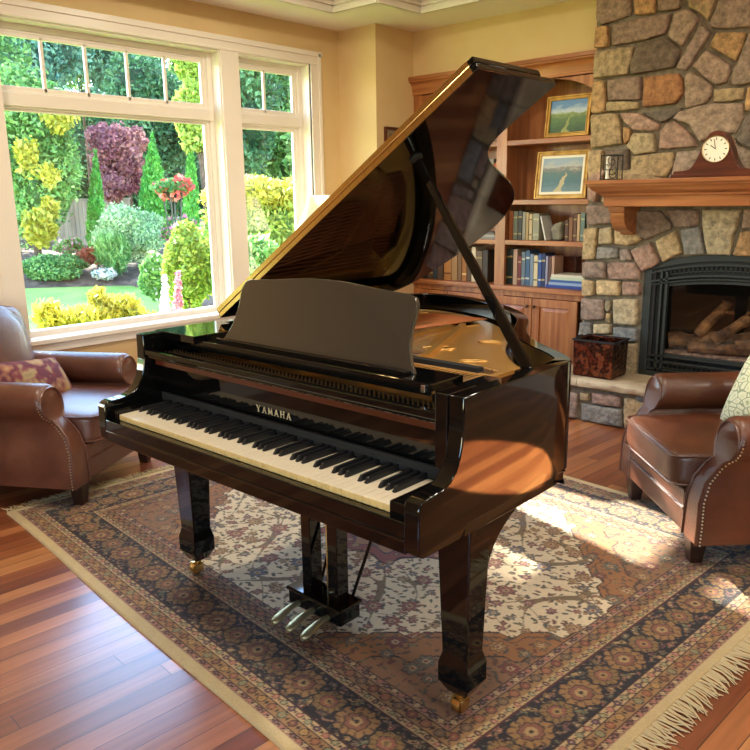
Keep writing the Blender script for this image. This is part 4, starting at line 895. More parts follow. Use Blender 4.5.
# legs
def leg(x0, x1, y0, y1, bracket):
    m = MB(); cx, cy = (x0 + x1) / 2, (y0 + y1) / 2; hx, hy = (x1 - x0) / 2, (y1 - y0) / 2
    secs = [(1.0, .635), (1.0, .56), (.80, .215), (.80, .205), (.97, .170), (.97, .115), (.62, .082), (.62, .078)]
    V = []; F = []
    for s_, z in secs: V += [(cx - hx * s_, cy - hy * s_, z), (cx + hx * s_, cy - hy * s_, z), (cx + hx * s_, cy + hy * s_, z), (cx - hx * s_, cy + hy * s_, z)]
    for i in range(len(secs) - 1):
        for j in range(4): F.append((i * 4 + j, (i + 1) * 4 + j, (i + 1) * 4 + (j + 1) % 4, i * 4 + (j + 1) % 4))
    F += [(0, 1, 2, 3), tuple(len(V) - 1 - k for k in range(4))]
    m.add(V, F)
    l = m.build('leg', M['black'], pn, smooth=False, bevel=.005)
    if bracket:
        m = MB(); br = [(y1 - .02, .635), (y1 - .02, .44)] + [(y1 + .33 * (1 - math.cos(t)), .44 + .185 * math.sin(t)) for t in [R(a) for a in range(8, 91, 8)]] + [(y1 + .36, .632)]
        m.prism(br, lambda a, b, t: (t, a, b), x0 + .01, x1 - .006); m.build('leg_bracket', M['black'], l, bevel=.004)
    m = MB(); m.lathe([(.024, .080), (.024, .070), (.012, .066), (.012, .056)], cx, cy, 16)
    m.box(cx - .020, cx - .015, cy - .028, cy + .010, rz + .012, .060); m.box(cx + .015, cx + .020, cy - .028, cy + .010, rz + .012, .060); m.box(cx - .02, cx + .02, cy - .02, cy + .012, .054, .060)
    c = m.build('caster', M['brass'], l, bevel=.0015)
    m = MB(); zc = rz + .0252; m.T = Matrix.Translation((cx, cy - .012, zc)) @ Matrix.Rotation(R(90), 4, 'Y'); m.lathe([(.008, -.0135), (.0235, -.0135), (.0245, -.008), (.0245, .008), (.0235, .0135), (.008, .0135)], 0, 0, 24); m.build('caster_wheel', M['brass'], c)
leg(-1.198, -1.088, 1.565, 1.665, True); leg(-2.500, -2.390, 1.565, 1.665, True); leg(-1.93, -1.80, 2.74, 2.86, False)
# pedal lyre
m = MB(); m.box(-1.945, -1.680, 1.655, 1.755, .045, .105); m.box(-1.952, -1.673, 1.648, 1.762, .098, .112); m.build('pedal_box', M['black'], pn, smooth=False, bevel=.006)
for a, b in ((-1.893, -1.846), (-1.762, -1.715)):
    m = MB(); m.box(a, b, 1.68, 1.735, .110, .636); m.build('lyre_post', M['black'], pn, smooth=False, bevel=.003)
m = MB(); m.box(-1.93, -1.64, 1.67, 1.77, .60, .634); m.build('lyre_head', M['black'], pn, smooth=False, bevel=.003)
for x in (-1.80, -1.782, -1.764):
    m = MB(); m.tube([(x, 1.715, .11), (x, 1.715, .632)], .0025, 6); m.build('pedal_rod', M['brass'], pn)
for x0, x1 in ((-1.88, -1.93), (-1.72, -1.70)):
    m = MB(); m.tube([(x0, 1.755, .10), (x1, 2.05, .665)], .006, 8); m.build('lyre_brace', M['black'], pn)
M['pedal'] = mat('pale_brass_pedal', '#cdb988', .40, .8)
for x in (-1.890, -1.815, -1.740):
    m = MB(); V = []; F = []; pr = [(1.66, .010, .062), (1.63, .012, .064), (1.60, .014, .060), (1.575, .018, .052), (1.555, .020, .046), (1.538, .016, .042), (1.530, .007, .040)]
    for y, w_, z in pr:
        for k in range(10): t = 2 * math.pi * k / 10; V.append((x + w_ * math.cos(t), y, z + .0105 * math.sin(t)))
    for i in range(len(pr) - 1):
        for k in range(10): F.append((i * 10 + k, i * 10 + (k + 1) % 10, (i + 1) * 10 + (k + 1) % 10, (i + 1) * 10 + k))
    F += [tuple(range(9, -1, -1)), tuple((len(pr) - 1) * 10 + k for k in range(10))]; m.add(V, F); m.build('pedal', M['pedal'], pn)
# ------------------------------------------------------------------ armchairs
def armchair(loc, rz_, label, mat_, lift):
    rt = empty('leather_armchair', loc, rz_, label, 'armchair', None)
    bl = lambda m, n, p=rt, ma=mat_, **k: m.build(n, ma, p, world=False, **k)
    LG = .125
    def yfront(z): # S-shaped front edge seen from the side
        pts = [(.10, -.075), (.30, -.07), (.37, -.055), (.43, -.01), (.48, .03), (.54, .045), (.60, .05), (.66, .055)]
        for (a, ya), (b, yb_) in zip(pts, pts[1:]):
            if z <= b: t = max(0, (z - a) / (b - a)); return ya + (yb_ - ya) * t
        return pts[-1][1]
    for s_ in (-1, 1):
        # section of the arm: (z, inner half, outer half) about x = .365
        sec = [(LG, -.062, .070), (.20, -.060, .072), (.30, -.056, .066), (.38, -.052, .056), (.44, -.050, .048)]
        zc, rr = .545, .088
        for a in (-62, -40, -20, 0, 20, 40, 58, 72, 84): z = zc + rr * math.sin(R(a)); hw = rr * math.cos(R(a)); sec.append((z, -max(hw, .0) + .008, hw + .014))
        V = []; F = []; ys = [0, .012, .03, .3, .55, .74]; n = len(sec); ring = 2 * n
        for j, yy in enumerate(ys):
            k = [(.93), (.985), 1, 1, 1, 1][j]
            loop = [(z, o) for z, i_, o in sec] + [(z, i_) for z, i_, o in reversed(sec)]
            for z, o in loop:
                zz = .36 + (z - .36) * (k if z > .36 else 1); y = (yfront(zz) + yy) if j < 3 else yy + (yfront(zz) if yy < .3 else 0)
                V.append((s_ * (.365 + o * k), y, zz))
        for j in range(len(ys) - 1):
            for i in range(ring): q = (j * ring + i, j * ring + (i + 1) % ring, (j + 1) * ring + (i + 1) % ring, (j + 1) * ring + i); F.append(q if s_ > 0 else q[::-1])
        for i in range(n - 1): F.append((i, i + 1, ring - 2 - i, ring - 1 - i) if s_ < 0 else (ring - 1 - i, ring - 2 - i, i + 1, i))
        o = (len(ys) - 1) * ring
        for i in range(n - 1): F.append((o + ring - 1 - i, o + ring - 2 - i, o + i + 1, o + i) if s_ < 0 else (o + i, o + i + 1, o + ring - 2 - i, o + ring - 1 - i))
        m = MB(); m.add(V, F); arm = bl(m, 'arm', ang=50)
        # welt around the front panel and nail heads down its outer edge
        m = MB(); path = []
        for z, i_, o in sec: path.append((s_ * (.365 + o * .93 + .001), yfront(z) - .001, .36 + (z - .36) * (.93 if z > .36 else 1)))
        for z, i_, o in reversed(sec): path.append((s_ * (.365 + i_ * .93), yfront(z) - .001, .36 + (z - .36) * (.93 if z > .36 else 1)))
        m.tube(path, .006, 6); bl(m, 'arm_piping', arm)
        m = MB()
        for a, b in zip(path[:n], path[1:n]):
            k = max(1, int((Vector(b) - Vector(a)).length / .014))
            for i in range(k): p = Vector(a).lerp(Vector(b), i / k); m.ball((p.x + s_ * .004, p.y + .016, p.z), .0042, .0042, .0042, 6, 4)
        bl(m, 'nail_heads', arm, M['nail'], kind='stuff')
    def seatfn(P, p):
        P[2] += .018 * (1 - p[0] ** 2) * (1 - p[1] ** 2) if p[2] > .9 else 0; return P
    m = MB(); m.soft((0, .21, .385), (.305, .335, .075), e=9, n=14, fn=seatfn); sc = bl(m, 'seat_cushion', ang=180)
    m = MB(); zt = .445
    for zt in (.447, .325):
        pts = [(-.30, .40, zt), (-.302, -.02, zt), (-.285, -.105, zt), (-.25, -.121, zt), (.25, -.121, zt), (.285, -.105, zt), (.302, -.02, zt), (.30, .40, zt)]
        m.tube(pts, .006, 6)
    bl(m, 'seat_piping', sc)
    m = MB(); m.box(-.315, .315, -.075, .70, LG, .315); bl(m, 'seat_base', smooth=True, bevel=.018, seg=3)
    m = MB(); m.tube([(-.31, -.078, .232), (.31, -.078, .232)], .006, 6); m.tube([(-.31, -.078, .305), (.31, -.078, .305)], .006, 6); bl(m, 'base_piping')
    # inside back and outer back, leaning backwards
    def lean(P, p):
        t = (P[2] - .30); P[1] += t * .20; P[1] -= .03 * (1 - p[0] ** 2) * (1 - p[2] ** 2) if p[1] < 0 else 0
        if p[2] > .5: P[2] -= .05 * (p[0] ** 2) * (p[2] - .5) * 2
        P[2] += .0
        return P
    m = MB(); m.soft((0, .60, .62), (.325, .095, .335), e=5, n=16, fn=lean); bl(m, 'back_cushion', ang=180)
    m = MB(); m.soft((0, .665, .52), (.385, .075, .40), e=7, n=12, fn=lambda P, p: [P[0], P[1] + max(0, P[2] - .3) * .13, P[2]]); bl(m, 'back_frame', ang=180)
    for (x, y), lz in zip(((-.335, -.03), (.335, -.03), (-.335, .66), (.335, .66)), lift):
        m = MB(); V = []; a, b = .034, .024
        for h_, z in ((a, LG + .01), (a, LG - .02), (b, lz)): V += [(x - h_, y - h_, z), (x + h_, y - h_, z), (x + h_, y + h_, z), (x - h_, y + h_, z)]
        m.add(V, [(0, 1, 2, 3), (11, 10, 9, 8)] + [(i * 4 + j, (i + 1) * 4 + j, (i + 1) * 4 + (j + 1) % 4, i * 4 + (j + 1) % 4) for i in range(2) for j in range(4)]); bl(m, 'leg', rt, M['darkleg'], smooth=False, bevel=.003)
    return rt
armchair((-3.70, 1.93, .0), 2.114, 'brown leather club armchair between the window and the piano keyboard, floral cushion on it', M['leatherl'], (.0125, 0, 0, 0))
armchair((-1.187, 3.261, .0), -.805, 'brown leather club armchair in front of the fireplace, leafy cream cushion on it', M['leather'], (.0125, .0125, 0, 0))
def cushion_mesh(hw, hh, th, n=16):
    m = MB(); V = []; F = []
    for s_ in (1, -1):
        for i in range(n + 1):
            for j in range(n + 1):
                x = 2 * i / n - 1; y = 2 * j / n - 1; k = (1 - abs(x) ** 2.6) * (1 - abs(y) ** 2.6); pin = 1 - .07 * (1 - abs(y) ** 2) * abs(x) ** 3
                pin2 = 1 - .07 * (1 - abs(x) ** 2) * abs(y) ** 3; V.append((x * hw * pin, y * hh * pin2, s_ * th * k ** .55))
    o = (n + 1) ** 2
    for i in range(n):
        for j in range(n):
            a = i * (n + 1) + j; F.append((a, a + n + 1, a + n + 2, a + 1)); F.append((o + a + 1, o + a + n + 2, o + a + n + 1, o + a))
    m.add(V, F); return m
M['floral'] = mat('floral_tapestry', '#8a6a50', .9, cols=['#8f7d58', '#a58e63', '#7a3b40', '#5f2a38', '#9c6a55', '#b09468'], scale=9, detail=2, bump=.4, bscale=300)
def leafy():
    m = bpy.data.materials.new('leafy_cream_fabric'); m.use_nodes = True; N = m.node_tree.nodes; L = m.node_tree.links; b = N['Principled BSDF']; b.inputs['Roughness'].default_value = .9
    tc = N.new('ShaderNodeTexCoord'); wv = N.new('ShaderNodeTexVoronoi'); wv.feature = 'DISTANCE_TO_EDGE'; wv.inputs['Scale'].default_value = 17; mp = N.new('ShaderNodeMapping'); mp.inputs['Scale'].default_value = (1, 1.9, 1); mp.inputs['Rotation'].default_value = (0, 0, .6)
    L.new(tc.outputs['Object'], mp.inputs[0]); L.new(mp.outputs[0], wv.inputs['Vector']); rp = N.new('ShaderNodeValToRGB'); L.new(wv.outputs['Distance'], rp.inputs[0]); E = rp.color_ramp.elements
    E[0].position = .03; E[0].color = lin('#8f9470'); E[1].position = .08; E[1].color = lin('#dcd5b2'); e = E.new(.30); e.color = lin('#cfc9a0'); e = E.new(.42); e.color = lin('#9da27c')
    L.new(rp.outputs[0], b.inputs['Base Color']); return m
M['leafy'] = leafy()
def cushion(name, loc, rot, hw, hh, th, mt, label):
    o = cushion_mesh(hw, hh, th).build(name, mt, ang=180); o.location = loc; o.rotation_euler = rot; tag(o, label, 'cushion'); return o
def cl(loc, th, p): # point in chair coordinates
    c, s_ = math.cos(th), math.sin(th); return (loc[0] + c * p[0] - s_ * p[1], loc[1] + s_ * p[0] + c * p[1], p[2])
c1 = cushion('throw_cushion', cl((-3.70, 1.93), 2.114, (-.02, .37, .555)), (0, 0, 0), .25, .135, .06, M['floral'], 'floral tapestry throw cushion leaning on the back of the armchair by the window')
c1.rotation_euler = (Matrix.Rotation(2.114, 3, 'Z') @ Matrix.Rotation(R(55), 3, 'X') @ Matrix.Rotation(R(-9), 3, 'Z')).to_euler()
c2 = cushion('throw_cushion', cl((-1.187, 3.261), -.805, (.02, .36, .64)), (0, 0, 0), .20, .20, .065, M['leafy'], 'cream throw cushion with green leaf print on the armchair by the fireplace')
c2.rotation_euler = (Matrix.Rotation(-.805, 3, 'Z') @ Matrix.Rotation(R(64), 3, 'X') @ Matrix.Rotation(R(8), 3, 'Z')).to_euler()

# ------------------------------------------------------------------ mantel clock, candle lantern, wood bin
ck = empty('mantel_clock', (-1.50, 4.68, 1.565), label='dark wooden tambour clock with a round cream dial on the mantel', cat='clock')
dc = at(715.5, 149, 1, 4.64); cx, cz = dc[0], dc[2]; r_ = .075
prof = []
for i in range(41):
    x = -1 + 2 * i / 40; hx = .235; z = 1.565 + .040 + (cz + .082 - 1.605) * math.exp(-(abs(x * hx) / .098) ** 3.2) * 1.0 + .018 * math.exp(-(x * 2) ** 2); prof.append((cx + x * hx, z))
m = MB(); m.prism([(cx - .235, 1.585)] + prof + [(cx + .235, 1.585)], lambda a, b, t: (a, t, b), 4.645, 4.735); m.build('case', M['clockw'], ck, bevel=.004, ang=50)
m = MB(); m.box(cx - .25, cx + .25, 4.635, 4.745, 1.5655, 1.588); m.build('plinth', M['clockw'], ck, smooth=False, bevel=.004)
dialT = Matrix.Translation((cx, 4.645, cz)) @ Matrix.Rotation(R(90), 4, 'X')
m = MB(); m.T = dialT; m.lathe([(.0705, 0), (.074, .002), (.0755, .006), (.073, .008), (.070, .007)], 0, 0, 40, caps=False); m.build('bezel', M['nail'], ck)
m = MB(); m.T = dialT; m.lathe([(.0705, .003), (.0005, .003)], 0, 0, 40, caps=False); dl = m.build('dial', M['paper'], ck, smooth=False)
m = MB(); m.T = dialT
for h_ in range(12):
    a = 2 * math.pi * h_ / 12; m.beam((.050 * math.sin(a), .050 * math.cos(a), .0037), (.063 * math.sin(a), .063 * math.cos(a), .0037), .0045, .001, up=(0, 0, 1))
m.build('hour_marks', M['felt'], dl, smooth=False)
m = MB(); m.T = dialT; m.beam((0, 0, .0045), (-.030, .022, .0045), .004, .001); m.beam((0, 0, .0055), (-.012, .055, .0055), .003, .001); m.build('hands', M['felt'], dl, smooth=False)
lo = at(610, 173, 1, 4.66); lx = lo[0]
ln = empty('candle_lantern', (lx, 4.68, 1.565), label='dark scrolled metal candle lantern with a pale candle at the left end of the mantel', cat='lantern')
m = MB(); wl = .055
for sx_ in (-1, 1):
    for sy_ in (-1, 1): m.box(lx + sx_ * wl - .003, lx + sx_ * wl + .003, 4.68 + sy_ * .035 - .003, 4.68 + sy_ * .035 + .003, 1.566, 1.72)
m.box(lx - wl - .005, lx + wl + .005, 4.64, 4.72, 1.566, 1.574); m.box(lx - wl, lx + wl, 4.643, 4.648, 1.712, 1.720); m.box(lx - wl, lx + wl, 4.712, 4.717, 1.712, 1.720)
for (a, b, s_) in ((.018, 1.62, 1), (.02, 1.68, -1), (-.012, 1.65, 1), (.03, 1.60, -1)):
    m.tube([(lx + a + (.004 + .0022 * k) * math.cos(k * .55) * s_, 4.645, b + (.004 + .0022 * k) * math.sin(k * .55)) for k in range(14)], .003, 6)
m.build('scroll_frame', mat('blackened_metal', (.03, .028, .026), .35, .8), ln, smooth=False)
m = MB(); m.lathe([(.014, 1.574), (.014, 1.708), (.010, 1.712)], lx - .024, 4.68, 14); m.build('candle', M['paper'], ln)
m = MB(); m.box(lx + .05, lx - .05, 4.712, 4.714, 1.575, 1.715); m.build('pane', M['glass'], ln, smooth=False)
M['bin'] = mat('hammered_copper_bin', (.16, .07, .04), .24, .85, cols=['#2a140e', '#6b3423', '#1c1310', '#8a5138', '#241813'], scale=14, bump=.9, bscale=34)
b0 = at(573, 373, 2, .302); b1 = at(614, 376, 2, .302)
bx0, bx1, by0, by1 = -2.43, -2.20, 4.60, 4.82
wb = empty('wood_bin', ((bx0 + bx1) / 2, 4.71, .30), label='hammered dark copper wood bin on the left of the stone hearth', cat='bin')
bx0, bx1 = at(574, 360, 1, 4.61)[0], at(613, 360, 1, 4.61)[0]; bt = at(592, 341, 1, 4.61)[2]
m = MB(); t_ = .006
V = []; 
for z, g in ((.3015, -.004), (.31, 0), (bt, .004)):
    V += [(bx0 - g, by0 - g, z), (bx1 + g, by0 - g, z), (bx1 + g, by1 + g, z), (bx0 - g, by1 + g, z)]
for z, g in ((bt, -.004), (.312, -.008)): V += [(bx0 - g, by0 - g, z), (bx1 + g, by0 - g, z), (bx1 + g, by1 + g, z), (bx0 - g, by1 + g, z)]
m.add(V, [(3, 2, 1, 0), (16, 17, 18, 19)] + [(i * 4 + j, i * 4 + (j + 1) % 4, (i + 1) * 4 + (j + 1) % 4, (i + 1) * 4 + j) for i in range(4) for j in range(4)]); m.build('bin_body', M['bin'], wb, bevel=.004)
m = MB(); m.tube([(bx0 - .006, by0 - .006, bt), (bx1 + .006, by0 - .006, bt), (bx1 + .006, by1 + .006, bt), (bx0 - .006, by1 + .006, bt), (bx0 - .006, by0 - .006, bt)], .007, 8); m.build('rim', M['felt'], wb)
for s_, xx in ((-1, bx0), (1, bx1)):
    m = MB(); m.tube([(xx + s_ * .004, 4.66, bt - .03), (xx + s_ * .018, 4.67, bt + .008), (xx + s_ * .018, 4.75, bt + .008), (xx + s_ * .004, 4.76, bt - .03)], .005, 6); m.build('handle', M['felt'], wb)
for k, (a, b, c) in enumerate(((4.66, .36, .04), (4.72, .37, .035), (4.77, .35, .035))):
    o = MB().tube([(bx0 + .02, a, b), (bx1 - .02, a + .005, b)], c * .8, 10).build('firewood_log', M['log']); tag(o, ['split firewood log at the front inside the copper wood bin', 'split firewood log in the middle of the copper wood bin', 'split firewood log at the back inside the copper wood bin'][k], 'firewood')

# ------------------------------------------------------------------ lamp and its table, small framed picture
lt = empty('side_table', (-4.28, 4.13, 0), label='small round wooden side table behind the piano under the window lamp', cat='table')
m = MB(); m.lathe([(.20, .57), (.205, .58), (.205, .592), (.20, .60)], -4.28, 4.13, 32); m.build('table_top', M['cherryh'], lt)
m = MB(); m.lathe([(.03, .57), (.022, .45), (.035, .30), (.02, .18), (.04, .10), (.04, .06)], -4.28, 4.13, 20); m.build('pedestal', M['cherry'], lt)
for k in range(3):
    a = 2 * math.pi * k / 3; m = MB(); m.tube([(-4.28, 4.13, .09), (-4.28 + .1 * math.cos(a), 4.13 + .1 * math.sin(a), .07), (-4.28 + .17 * math.cos(a), 4.13 + .17 * math.sin(a), .016)], .015, 8); m.build('foot', M['cherry'], lt)
tl_ = empty('table_lamp', (-4.28, 4.13, .60), label='table lamp with a cream tapered shade beside the narrow window', cat='lamp')
m = MB(); m.lathe([(.07, .601), (.07, .615), (.03, .63), (.05, .70), (.075, .80), (.07, .90), (.03, 1.0), (.015, 1.03), (.012, 1.28)], -4.28, 4.13, 24); m.build('lamp_base', mat('cream_ceramic', '#d8cdb0', .25), tl_)
m = MB(); m.lathe([(.205, 1.235), (.17, 1.30), (.135, 1.38), (.108, 1.45), (.095, 1.505)], -4.28, 4.13, 36, caps=False); m.lathe([(.093, 1.505), (.106, 1.45), (.133, 1.38), (.168, 1.30), (.203, 1.235)], -4.28, 4.13, 36, caps=False); m.build('lamp_shade', M['shade'], tl_)
pf = empty('small_framed_print', (-4.185, 4.86, 1.90), label='small dark-framed print on the narrow wall between window and bookcase', cat='picture')
m = MB(); frame_rect(m, -4.197, -4.173, 4.765, 4.955, 1.80, 2.03, .02); m.build('frame', M['clockw'], pf, smooth=False, bevel=.002)
m = MB(); m.box(-4.194, -4.183, 4.78, 4.94, 1.815, 2.015); m.build('print', mat('sepia_print', '#7a6a50', .6, cols=['#5a4c38', '#8d7c60', '#a8987c'], scale=20), pf, smooth=False)

# ------------------------------------------------------------------ paintings
def paint_mat(name, sky_, mid, low, horizon, path):
    m = bpy.data.materials.new(name); m.use_nodes = True; N = m.node_tree.nodes; L = m.node_tree.links; b = N['Principled BSDF']; b.inputs['Roughness'].default_value = .45
    tc = N.new('ShaderNodeTexCoord'); sx = N.new('ShaderNodeSeparateXYZ'); L.new(tc.outputs['Generated'], sx.inputs[0])
    nz = N.new('ShaderNodeTexNoise'); nz.inputs['Scale'].default_value = 7; nz.inputs['Detail'].default_value = 6; mp = N.new('ShaderNodeMapping'); mp.inputs['Scale'].default_value = (1, .1, 1.6); L.new(tc.outputs['Generated'], mp.inputs[0]); L.new(mp.outputs[0], nz.inputs['Vector'])
    ad = N.new('ShaderNodeMath'); ad.operation = 'MULTIPLY_ADD'; L.new(nz.outputs[0], ad.inputs[0]); ad.inputs[1].default_value = .36; L.new(sx.outputs[2], ad.inputs[2])
    ad2 = N.new('ShaderNodeMath'); ad2.operation = 'SUBTRACT'; L.new(ad.outputs[0], ad2.inputs[0]); ad2.inputs[1].default_value = .18
    rp = N.new('ShaderNodeValToRGB'); L.new(ad2.outputs[0], rp.inputs[0]); E = rp.color_ramp.elements
    st = [(0, low[0]), (horizon * .5, low[1]), (horizon * .8, mid[0]), (horizon, mid[1]), (horizon + .05, sky_[0]), (.85, sky_[1])]
    for i, (p, c) in enumerate(st): e = E[i] if i < 2 else E.new(p); e.position = p; e.color = lin(c)
    # a pale path winding up from the foreground
    n2 = N.new('ShaderNodeTexNoise'); n2.inputs['Scale'].default_value = 3.5; L.new(tc.outputs['Generated'], n2.inputs['Vector'])
    def mth(op, a, b_=None, c=None):
        n = N.new('ShaderNodeMath'); n.operation = op
        for i, v in enumerate((a, b_, c)):
            if v is None: continue
            if isinstance(v, (int, float)): n.inputs[i].default_value = v
            else: L.new(v, n.inputs[i])
        return n.outputs[0]
    cxp = mth('MULTIPLY_ADD', sx.outputs[2], path[1], path[0]); wob = mth('MULTIPLY_ADD', n2.outputs[0], .3, -.15); dist = mth('ABSOLUTE', mth('SUBTRACT', mth('ADD', sx.outputs[0], wob), cxp))
    wid = mth('MULTIPLY_ADD', sx.outputs[2], -.22, horizon * .20); inside = mth('LESS_THAN', dist, wid)
    mx = N.new('ShaderNodeMix'); mx.data_type = 'RGBA'; L.new(inside, mx.inputs[0]); L.new(rp.outputs[0], mx.inputs[6]); mx.inputs[7].default_value = lin(path[2]); L.new(mx.outputs[2], b.inputs['Base Color']); return m
M['goldframe'] = mat('gold_frame', '#a97d38', .38, .55, cols=['#8d6428', '#b98b42', '#c79d55'], scale=12)
def painting(x0, x1, z0, z1, ybase, lean_, fw, name, label, pm, liner):
    rt = empty('framed_painting', ((x0 + x1) / 2, ybase, z0), label=label, cat='painting')
    W_, H_ = x1 - x0, z1 - z0; T = Matrix.Translation((x0, ybase, z0)) @ Matrix.Rotation(-lean_, 4, 'X')
    m = MB(); m.T = T
    for a, b, d in ((0, fw * .35, .026), (fw * .35, fw * .75, .018), (fw * .75, fw, .022)):
        m.box(a, b, -d, 0, a, H_ - a); m.box(W_ - b, W_ - a, -d, 0, a, H_ - a); m.box(b, W_ - b, -d, 0, a, b); m.box(b, W_ - b, -d, 0, H_ - b, H_ - a)
    m.build('frame', M['goldframe'], rt, smooth=False, bevel=.002)
    if liner:
        m = MB(); m.T = T; l = fw + .018; m.box(fw, l, -.014, 0, fw, H_ - fw); m.box(W_ - l, W_ - fw, -.014, 0, fw, H_ - fw); m.box(l, W_ - l, -.014, 0, fw, l); m.box(l, W_ - l, -.014, 0, H_ - l, H_ - fw); m.build('liner', M['paper'], rt, smooth=False)
    m = MB(); m.T = T; m.box(fw, W_ - fw, -.010, -.002, fw, H_ - fw); m.build('canvas', pm, rt, smooth=False)
painting(-2.995, -2.645, 1.888, 2.175, 5.20, R(7), .03, 'p', 'gold-framed meadow landscape painting with blue sky on the top bookcase shelf', paint_mat('meadow_canvas', ('#b9c4cf', '#5f87b8'), ('#5c7446', '#86935a'), ('#2f4a30', '#49663c'), .58, (.45, .10, '#8d9458')), False)
painting(-3.065, -2.645, 1.453, 1.795, 5.20, R(7), .032, 'p', 'gold-framed painting of a pale path between hills on the second shelf', paint_mat('path_canvas', ('#b0aea6', '#8fa0ae'), ('#4f6a66', '#7f7a72'), ('#6c8288', '#46666c'), .66, (.45, .15, '#b0a27a')), True)

# ------------------------------------------------------------------ books
BM = {}
def bookmat(c):
    if c not in BM: BM[c] = mat('book_cloth_' + str(len(BM)), c, .6, bump=.1, bscale=200)
    return BM[c]
CN = {}
def book(x, w_, h_, z, c, cname, label, grp, y0=5.20, d=.15, tilt=0, bandc=None):
    rt = empty('book', (x + w_ / 2, y0 + d / 2, z), label=label, cat='book', group=grp); rt.rotation_euler = (0, tilt, 0)
    t = .0022; hw = w_ / 2; m = MB()
    m.box(-hw, -hw + t, -d / 2, d / 2, 0, h_); m.box(hw - t, hw, -d / 2, d / 2, 0, h_); m.box(-hw, hw, -d / 2 - .001, -d / 2 + t, 0, h_)
    m.build('cover', bookmat(c), rt, smooth=False, bevel=.0012, world=False)
    m = MB(); m.box(-hw + t, hw - t, -d / 2 + t, d / 2 - .004, .003, h_ - .003); m.build('pages', M['pagep'], rt, smooth=False, world=False)
    if bandc and w_ > .012:
        for zz in (.18, .76): MB().box(-hw * .96, hw * .96, -d / 2 - .0016, -d / 2 - .0006, h_ * zz, h_ * (zz + .05)).build('spine_band', bookmat(bandc), rt, smooth=False, world=False)
def shelf_row(specs, z, plane_v, grp, where):
    # specs: (left px, right px, top px, colour, colour word, band)
    prev = None
    for i, (u0, u1, vt, c, cn, bc_) in enumerate(specs):
        yf = 5.195; a = at(u0, plane_v, 1, yf)[0]; b = at(u1, plane_v, 1, yf)[0]; top = at((u0 + u1) / 2, vt, 1, yf)[2]
        nb = specs[i - 1][4] if i else None; nx_ = specs[i + 1][4] if i + 1 < len(specs) else None
        lab = f'{cn} book {where}, ' + (f'just right of a {nb} book' if nb else f'leftmost, beside a {nx_} book')
        book(a + .0005, (b - a) - .001, top - z - .0005, z + .0005, c, cn, lab, grp, yf, random.Random(i).uniform(.12, .16), 0, bc_)
S = lambda x: 400 + x / 3.75
T_ = lambda y: 190 + y / 3.75
shelf_row([(S(397.5), S(408), T_(222), '#28332a', 'dark green', '#a08a50'), (S(409), S(421), T_(220), '#1f2a28', 'blackish green', '#a08a50'), (S(423), S(438), T_(222), '#b89a80', 'pale pink', None), (S(439.5), S(453), T_(246), '#6a2a24', 'dark red', '#b09060'),
           (S(454), S(468), T_(232), '#5d6a72', 'slate grey', '#b9b090'), (S(469.5), S(485), T_(226), '#3c5a78', 'mid blue', '#c0c0b0'), (S(486), S(499), T_(240), '#6f8090', 'powder blue', None), (S(500), S(515), T_(246), '#cbbb92', 'cream', '#6a5a40'),
           (S(516.5), S(529), T_(240), '#2d4a86', 'royal blue', '#b8b8b0'), (S(530), S(543), T_(238), '#232f55', 'navy', '#a89860'), (S(544.5), S(553), T_(248), '#8d8aa0', 'lavender', None), (S(555), S(566), T_(250), '#5a3a2c', 'dark brown', None), (S(567), S(577), T_(248), '#b08870', 'dusty pink', None)],
          .80, 278, 'upright books on the right counter', 'on the right counter')
shelf_row([(S(408), S(422), T_(78), '#8a4f28', 'rust orange', None), (S(424), S(440), T_(80), '#5f6450', 'olive grey', '#a39a70'), (S(442), S(456), T_(78), '#3c3a34', 'charcoal', '#a08a50'), (S(458), S(470), T_(82), '#8c8670', 'warm grey', None), (S(471), S(481), T_(84), '#a58a5a', 'tan', None),
           (S(483), S(495), T_(90), '#b7a37a', 'sandy', '#6a5030'), (S(497), S(520), T_(88), '#8f8a72', 'wide stone-grey', '#b5ab88')], 1.149, 235, 'left books on the third shelf', 'at left of the third shelf')
shelf_row([(S(618), S(630), T_(112), '#4a2c20', 'dark umber', '#a08a50'), (S(632), S(646), T_(104), '#7d5234', 'chestnut', None), (S(648), S(661), T_(88), '#5a3622', 'tobacco brown', '#a08a50'), (S(662.5), S(673), T_(90), '#b4946a', 'buff', None), (S(675), S(691), T_(86), '#66756a', 'grey green', '#a9a37a')], 1.149, 235, 'right books on the third shelf', 'at right of the third shelf')
shelf_row([(421, 427, 253, '#2a2420', 'black', None), (427.5, 433, 250, '#4f3a2c', 'dark tan', '#a08a50'), (433.5, 437, 252, '#31404a', 'dark slate', None), (437.5, 443, 249, '#5c4a3a', 'taupe', None), (444, 451, 248, '#b57f45', 'orange tan', '#6a4020'), (451.5, 457, 250, '#a8875a', 'light brown', None),
           (457.5, 461.5, 252, '#7d6040', 'walnut brown', None), (462, 466.5, 247, '#a06a34', 'amber', '#e0c080'), (467, 471, 249, '#54402c', 'umber', None), (471.5, 475.5, 247, '#d3c6a4', 'ivory', None), (476, 482, 251, '#6b5a42', 'drab brown', '#a08a50'), (482.5, 487.5, 250, '#40382e', 'dark olive', None)],
          .80, 272, 'upright books on the left counter', 'on the left counter')
